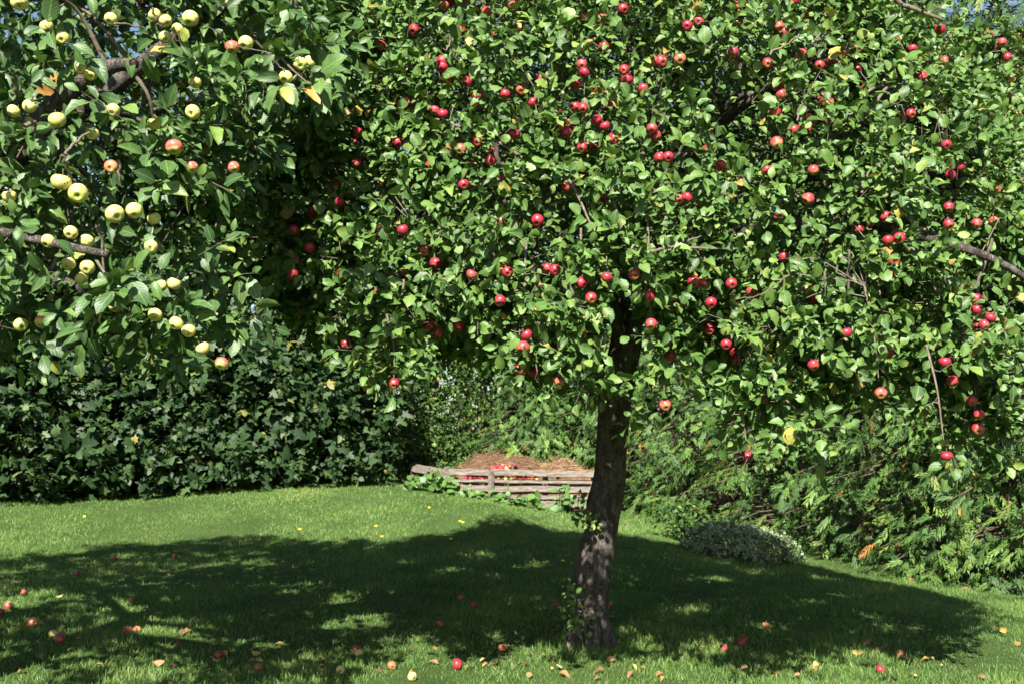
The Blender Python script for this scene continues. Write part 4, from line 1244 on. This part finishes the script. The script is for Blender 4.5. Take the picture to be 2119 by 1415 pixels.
# heap inside
bx0, bx1, by0, by1 = A1[0] + .05, A2[0] - .1, 15.90, 17.0
hx, hy = np.meshgrid(np.linspace(bx0, bx1, 60), np.linspace(by0, by1, 34))
gzb = float(gz(0.1, 15.9))
uu = (hx - bx0) / (bx1 - bx0)
hy0 = hy.copy(); hy = hy - .33 * uu
hz = gzb + .40 + .20 * np.exp(-((uu - .30) / .26) ** 4) * np.clip((hy0 - by0 + .15) / .5, 0, 1) + .13 * np.exp(-((uu - .72) / .12) ** 2) * np.clip((hy0 - by0) / .55, 0, 1)
hz += .055 * noise3(np.stack([hx, hy, 0 * hx], -1), 3.5, 77) + .02 * noise3(np.stack([hx, hy, 0 * hx], -1), 9, 78)
hz = hz * np.ones_like(hx)
heap_v = np.stack([hx, hy, hz], -1)
skirt = heap_v.copy(); skirt[..., 2] = gzb - .1
i, j = np.meshgrid(np.arange(33), np.arange(59), indexing='ij')
hq = np.stack([i * 60 + j, i * 60 + j + 1, (i + 1) * 60 + j + 1, (i + 1) * 60 + j], -1).reshape(-1, 4)
n0 = 60 * 34
front_q = [(j + n0, j + 1 + n0, j + 1, j) for j in range(59)]
back_q = [(33 * 60 + j, 33 * 60 + j + 1, n0 + 33 * 60 + j + 1, n0 + 33 * 60 + j) for j in range(59)]
lq = [(i * 60, (i + 1) * 60, n0 + (i + 1) * 60, n0 + i * 60) for i in range(33)]
rq = [(n0 + i * 60 + 59, n0 + (i + 1) * 60 + 59, (i + 1) * 60 + 59, i * 60 + 59) for i in range(33)]
heap = thing('compost_heap', 'brown compost heap with dry straw piled above the boards of the bin', 'compost heap', (float((bx0 + bx1) / 2), 16.3, gzb))
obj('mound', mesh('mound', np.concatenate([heap_v.reshape(-1, 3), skirt.reshape(-1, 3)]), None, np.concatenate([hq, front_q, back_q, lq, rq]), M['compost']), heap)
r = np.random.default_rng(71)
k = r.integers(0, len(heap_v.reshape(-1, 3)), 4200)
sp_ = heap_v.reshape(-1, 3)[k] + r.normal(size=(4200, 3)) * [.04, .04, .015]
us = (sp_[:, 0] - bx0) / (bx1 - bx0)
L = Leaves()
dd = unit(r.normal(size=(4200, 3)) * [1, 1, .35] + [0, 0, -.05])
L.add(sp_ + [0, 0, .01], frames(dd, r.normal(size=(4200, 3)) + [0, -.5, .8]), r.uniform(.05, .15, 4200), np.clip(np.where(us > .58, .75, .25) + r.normal(size=4200) * .22, 0, 1))
L.done()
STRAWS = [(np.array([(0, -.02, 0), (0, .02, 0), (.5, .022, .03), (.5, -.022, .03), (1, 0, 0)]), np.array([(0, 2, 1), (0, 3, 2), (3, 4, 2)]), np.zeros((5, 2)))]
emit(heap, L, STRAWS, M['straw'], 0, 'straw', 'straw', seed=71)
# apples on the heap
DN = {'red': 'bright red', 'pale': 'pinkish', 'yellow': 'yellow', 'rotten': 'brown rotting'}
capp = [(x / 4.816 + 820, y / 4.816 + 900, k) for x, y, k in [(958, 320, 'pale'), (985, 330, 'red'), (1005, 312, 'red'), (1030, 325, 'red'), (1050, 322, 'red'), (1072, 330, 'red'), (1060, 300, 'pale'), (1100, 325, 'yellow'), (1120, 338, 'red'), (975, 338, 'red'), (1015, 338, 'red'), (1045, 340, 'pale'),
        (1095, 300, 'pale'), (1130, 310, 'rotten'), (1185, 295, 'red'), (1085, 338, 'red')]]
for u, v, k in capp:
    Y = np.linspace(15.72, 16.8, 120); p = P(u, v, Y)
    hzp = np.array([hz[np.abs(hy[:, np.abs(hx[0] - q[0]).argmin()] - q[1]).argmin(), np.abs(hx[0] - q[0]).argmin()] for q in p])
    w_ = np.where(p[:, 2] < hzp + .045)[0]
    q = p[w_[0]] if len(w_) else p[25]
    add_apple('discarded_apple', q, r.uniform(.027, .032), k, f'{DN[k]} discarded apple in the pile on top of the compost heap', f'{DN[k]} apples piled on the compost heap', unit(r.normal(size=3)), r, False)
slot = [(x / 4.816 + 820, y / 4.816 + 900, k) for x, y, k in [(695, 425, 'red'), (720, 415, 'red'), (745, 418, 'red'), (770, 412, 'red'), (792, 420, 'red'), (815, 414, 'red'), (838, 420, 'pale'), (858, 412, 'red'), (880, 420, 'red'), (900, 416, 'red'), (998, 412, 'yellow'), (1022, 422, 'yellow'), (1045, 412, 'pale'), (1068, 424, 'rotten'), (1092, 430, 'yellow'),
        (1118, 418, 'pale'), (1148, 422, 'yellow'), (1178, 424, 'rotten'), (1205, 418, 'red'), (1235, 416, 'rotten'), (1262, 424, 'pale'), (1290, 420, 'red'), (1320, 428, 'rotten'), (1350, 432, 'pale'), (1385, 424, 'pale'), (1405, 432, 'yellow'), (1610, 422, 'rotten'), (840, 478, 'yellow'), (870, 484, 'yellow'), (1085, 490, 'yellow'), (655, 478, 'rotten'), (1045, 470, 'pale'), (1245, 474, 'yellow'), (1625, 487, 'rotten'), (735, 432, 'red'), (860, 432, 'red')]]
for u, v, k in slot:
    q = P(u, v, 15.74 - .39 * max(0, (u - 930)) / 370 + .040)
    add_apple('discarded_apple', q, r.uniform(.026, .031), k, f'{DN[k]} discarded apple showing between the compost bin boards ' + ('beside the corner clump' if u < 1012 else 'beyond the bin post'), f'{DN[k]} apples behind the bin boards ' + ('beside the corner' if u < 1012 else 'beyond the post'), unit(r.normal(size=3)), r, False)


# ------------------------------------------------------------------ low plants by the bin
def round_plant(label, spots, Y, n, size, seed, h=.25, shapes=ROUND, mat='nasturtium', name='nasturtium_plant', yellow=0):
    r = np.random.default_rng(seed)
    us, vs = np.array(spots, float).T
    cen = P(us.mean(), vs.max(), Y)
    z0 = float(gz(cen[0], cen[1]))
    root = thing(name, label, 'plant', (cen[0], cen[1], z0))
    k = r.integers(0, len(spots), n)
    p = P(us[k] + r.normal(size=n) * 9, vs[k] + r.normal(size=n) * 6, Y + r.normal(size=n) * .12)
    p[:, 2] = np.maximum(p[:, 2], gz(p[:, 0], p[:, 1]) + .04)
    b = np.column_stack([cen[0] + (p[:, 0] - cen[0]) * .8, np.full(n, cen[1] + .03), gz(p[:, 0], p[:, 1])])
    g = Geo(); thin_tubes(g, b, (b + p) / 2 + r.normal(size=p.shape) * .015, p, .005, .003)
    obj('stem', g.mesh('stem', M['small']), root)['kind'] = 'stuff'
    L = Leaves()
    tn = r.beta(2, 2, n) * .85
    tn[:yellow] = 1.0
    L.add(p, frames(r.normal(size=(n, 3)) * [1, .6, .4] + [0, -.3, -.3], r.normal(size=(n, 3)) * .45 + [-.1, -.55, .75]), size * r.uniform(.6, 1.2, n), tn)
    L.done()
    emit(root, L, shapes, M[mat], 45, 'leaf', 'foliage', cell=7, seed=seed)


round_plant('leafy clump growing over the bent corner of the compost bin', [(860, 995), (880, 990), (900, 985), (905, 1000), (920, 1005), (925, 1018), (930, 1000), (900, 1012), (845, 1000)], 15.55, 130, .09, 401)
round_plant('round-leaved trailing plant at the foot of the bin beside its post', [(950, 1025), (970, 1020), (985, 1015), (1000, 1030), (1005, 1040), (990, 1040), (960, 1035), (1000, 1020)], 15.4, 85, .08, 402)
round_plant('round-leaved plant climbing the boards between bin post and squash', [(1030, 1022), (1040, 1030), (1045, 1045), (1055, 1050), (1035, 1045), (1050, 1020)], 15.35, 45, .08, 403)
round_plant('large-leaved squash plant with one yellow leaf against the bin boards', [(1070, 1040), (1085, 1028), (1095, 1038), (1105, 1045), (1082, 1050)], 15.3, 36, .13, 404, shapes=ROUND, name='squash_plant', yellow=2)
round_plant('pale-leaved climbing plant on the bin boards beside the leaning trunk', [(1160, 1048), (1168, 1030), (1172, 1012), (1178, 1040), (1160, 1010), (1165, 1055)], 15.25, 40, .09, 405)

# pale ground cover mound and the dark little bush beside it
gc = on_ground(1548, 1162)
root = thing('variegated_ground_cover', 'low mound of white-edged variegated ground cover at the lawn edge', 'ground cover', tuple(gc + [0, .45, 0]))
r = np.random.default_rng(61)
n = 4200
a, q = r.uniform(0, 6.28, n), np.sqrt(r.uniform(0, 1, n))
px, py = q * np.cos(a), q * np.sin(a)
hh = .30 * np.clip(1 - q ** 3.5, 0, 1) + .05 * noise3(np.stack([px * 3, py * 3, 0 * px], -1), 1.5, 9)
rag = 1 + .14 * np.sin(a * 3 + 1) + .08 * np.sin(a * 7)
p = np.stack([gc[0] + px * .62 * rag, gc[1] + .45 + py * .55 * rag, 0 * px], -1)
p[:, 2] = gz(p[:, 0], p[:, 1]) + hh * r.uniform(.75, 1.05, n) + .02
g = Geo()
bt = r.uniform(-.5, .5, (160, 2)); b0 = np.column_stack([gc[0] + bt[:, 0], gc[1] + .45 + bt[:, 1] * .8, np.zeros(160)]); b0[:, 2] = gz(b0[:, 0], b0[:, 1])
thin_tubes(g, b0, b0 + [0.02, 0, .1], b0 + [0, 0, .2], .003, .002)
obj('stem', g.mesh('stem', M['hedge_wood']), root)['kind'] = 'stuff'
L = Leaves(); ow = np.stack([px, py, .7 + 0 * px], -1)
L.add(p, frames(ow * .5 + r.normal(size=(n, 3)) * .6, ow + r.normal(size=(n, 3)) * .4), .055 * r.uniform(.7, 1.2, n), r.random(n))
L.done(); emit(root, L, SMALL, M['variegated'], 0, 'leaf', 'foliage', seed=61)
c = on_ground(1432, 1125)
hedge_shrub('small_bush', 'dark little upright bush beside the pale ground cover mound', 'bush', None, c[0], c[1] + .3, .26, .25, .48, 900, .07, SMALL, 'small', 280, 0, clump=1.0)
# scruffy leaves on top of the lawn hummock
mz = float(gz(*MOUND))

# ------------------------------------------------------------------ fallen leaves
r = np.random.default_rng(88)
FL = [leaf_shape(0.6, 0.3, 0.25, .07, 31), leaf_shape(0.66, -.35, -0.15, .08, 32), leaf_shape(0.5, 0.6, 0.4, .06, 33)]
flm = {}
pts = [(1155, 1388, .97, 62), (1168, 1402, .5, 50), (1262, 1375, .62, 60), (1240, 1395, .3, 40), (1040, 1348, .85, 50), (1028, 1382, .3, 60), (895, 1378, .45, 45), (1085, 1325, .95, 42), (1070, 1351, .9, 40), (935, 1328, .9, 36), (848, 1352, .6, 36), (525, 1375, .55, 50), (530, 1360, .9, 44), (328, 1378, .6, 48), (82, 1366, .62, 60), (45, 1395, .8, 48), (305, 1267, .45, 40), (275, 1308, .5, 30), (390, 1310, .8, 50), (665, 1372, .6, 42), (432, 1196, .7, 30), (348, 1192, .55, 26), (1690, 1383, .9, 50), (1898, 1405, .97, 40), (1452, 1345, .8, 38), (1995, 1383, .85, 40), (1830, 1345, .2, 40), (1540, 1390, .6, 36), (1520, 1395, .5, 46)]
for k in range(105):
    pts.append((r.uniform(0, 2119), 1412 - abs(r.normal()) * 110, r.beta(1.6, 1.3), r.uniform(22, 42)))
colname = lambda t: 'dark brown' if t < .2 else 'reddish brown' if t < .42 else 'tan' if t < .72 else 'yellow' if t < .93 else 'pale yellow'
for u, v, t, d in pts:
    if v < 1150: continue
    g0 = on_ground(u, v)
    if np.linalg.norm(g0[:2] - cen[1][:2]) < .22 and False: continue
    s = float(np.clip(d * .56 * project(g0)[2] / F, .03, .075))
    key = (int(r.integers(0, 3)), round(t, 1))
    if key not in flm:
        sv, sf, suv = FL[key[0]]
        flm[key] = mesh('fallen_leaf', sv - [.5, 0, 0], sf, None, M['fallen'], True, np.column_stack([suv, np.full(len(sv), key[1])]))
    o = bpy.data.objects.new('fallen_leaf', flm[key]); COL.objects.link(o)
    R = frames(r.normal(size=(1, 3)) * [1, 1, .15], r.normal(size=(1, 3)) * .45 + [0, 0, 1])[0]
    mt = np.eye(4); mt[:3, :3] = R * s; mt[:3, 3] = g0 + [0, 0, .022]
    o.matrix_basis = Matrix(mt.tolist())
    nm = colname(key[1])
    dtr = np.linalg.norm(g0[:2] - np.array([.45, 6.9]))
    wh = 'at the foot of the leaning trunk' if dtr < .9 else 'under the yellow-fruited tree' if g0[0] < -1.3 else 'towards the conifers' if g0[0] > 1.6 else 'in the shade behind the trunk' if g0[1] > 7.3 else 'between the two apple trees' if g0[0] < 0 else 'on the sunny lawn before the trunk'
    lab = f"{'larger' if s > .055 else 'small'} {nm} fallen leaf {wh}"
    tag(o, lab, 'leaf', lab)

# yellow hawkbit flowers in the lawn
g = Geo()
for k in range(9):
    a = k * 2 * math.pi / 9
    g.add([(0, 0, 0), (math.cos(a - .3) * .012, math.sin(a - .3) * .012, .003), (math.cos(a) * .017, math.sin(a) * .017, .001), (math.cos(a + .3) * .012, math.sin(a + .3) * .012, .003)], None, [(0, 1, 2, 3)])
HEAD = g.mesh('flower_head', M['flower'])
sv, st, sq = tube([(0, 0, -.09), (.004, 0, -.04), (0, 0, 0)], .0015, 4)
FST = mesh('flower_stem', sv, st, sq, M['small'])
for u, v in [(952, 1095), (958, 1099), (778, 1105), (790, 1128), (888, 1065), (174, 1085), (1115, 1187), (1165, 1180), (933, 1133), (620, 1111), (300, 1140)]:
    g0 = on_ground(u, v)
    o = thing('yellow_flower', 'tiny yellow flower standing in the lawn grass', 'flower', tuple(g0 + [0, 0, .085]), 'yellow flowers in the lawn')
    a = obj('flower_head', HEAD, o, loc=(0, 0, 0)); a.rotation_euler = (.6, 0, 0)
    obj('flower_stem', FST, o, loc=(0, 0, 0))

# ------------------------------------------------------------------ grass
r = np.random.default_rng(90)


def grass_field(y0, y1, dens, hgt, wid, three, g):
    area = 0.5 * (y1 + y0) * 0.98 * (y1 - y0)
    n = int(area * dens)
    y = np.sqrt(r.uniform(y0 ** 2, y1 ** 2, n))
    x = y * r.uniform(-.49, .49, n)
    patch = noise3(np.stack([x, y, 0 * x], -1), 1.0, 51) + .6 * noise3(np.stack([x, y, 0 * x], -1), 3.3, 52)
    # tussocks
    keep = r.random(n) < .62 + .3 * patch
    x, y, patch = x[keep], y[keep], patch[keep]
    n = len(x)
    z = gz(x, y)
    h = hgt * r.uniform(.45, 1.25, n) * (1 + .35 * np.clip(patch, -1, 1))
    tall = r.random(n) < .012
    h = np.where(tall, h * 2.1, h)
    dt = np.hypot(x - cen[1][0], y - TY)
    h = np.where((dt < .34) & (dt > .1), h * 1.9, h)
    a = r.uniform(0, 6.28, n)
    lean = r.uniform(.15, 1.15, n)
    ld = np.stack([np.cos(a), np.sin(a)], -1)
    f = r.uniform(0, 6.28, n)
    sx, sy = np.cos(f) * wid / 2, np.sin(f) * wid / 2
    b = np.stack([x, y, z - .004], -1)
    tipv = b + np.column_stack([ld[:, 0] * lean * h, ld[:, 1] * lean * h, h * np.sqrt(np.clip(1 - (lean * .75) ** 2, .2, 1))])
    sd = np.column_stack([sx, sy, 0 * sx])
    tint = np.clip(.50 + .24 * patch + r.normal(size=n) * .16, 0, .93)
    tint = np.where(r.random(n) < .04, 1.0, tint)
    if three:
        m_ = b + (tipv - b) * .55 + np.array([0, 0, 1]) * (h * .10)[:, None]
        v = np.stack([b - sd, b + sd, m_ - sd * .8, m_ + sd * .8, tipv], 1)
        f_ = np.array([(0, 1, 3), (0, 3, 2), (2, 3, 4)]); nv = 5
        al = np.array([0, 0, .5, .5, 1])
    else:
        v = np.stack([b - sd, b + sd, tipv], 1); f_ = np.array([(0, 1, 2)]); nv = 3
        al = np.array([0, 0, 1.])
    lu = np.zeros((n, nv, 3)); lu[..., 0] = al; lu[..., 1] = .5; lu[..., 2] = tint[:, None]
    g.add(v, (np.arange(n)[:, None, None] * nv + f_).reshape(-1, 3), None, lu.reshape(-1, 3))


g = Geo()
grass_field(5.2, 9.0, 8000, .036, .0036, True, g)
grass_field(9.0, 13.5, 4200, .036, .0065, False, g)
grass_field(13.5, 17.0, 3600, .036, .009, False, g)
gr = obj('grass', g.mesh('grass', M['grass']))
tag(gr, 'short green grass blades covering the whole lawn', 'grass', None, 'stuff')
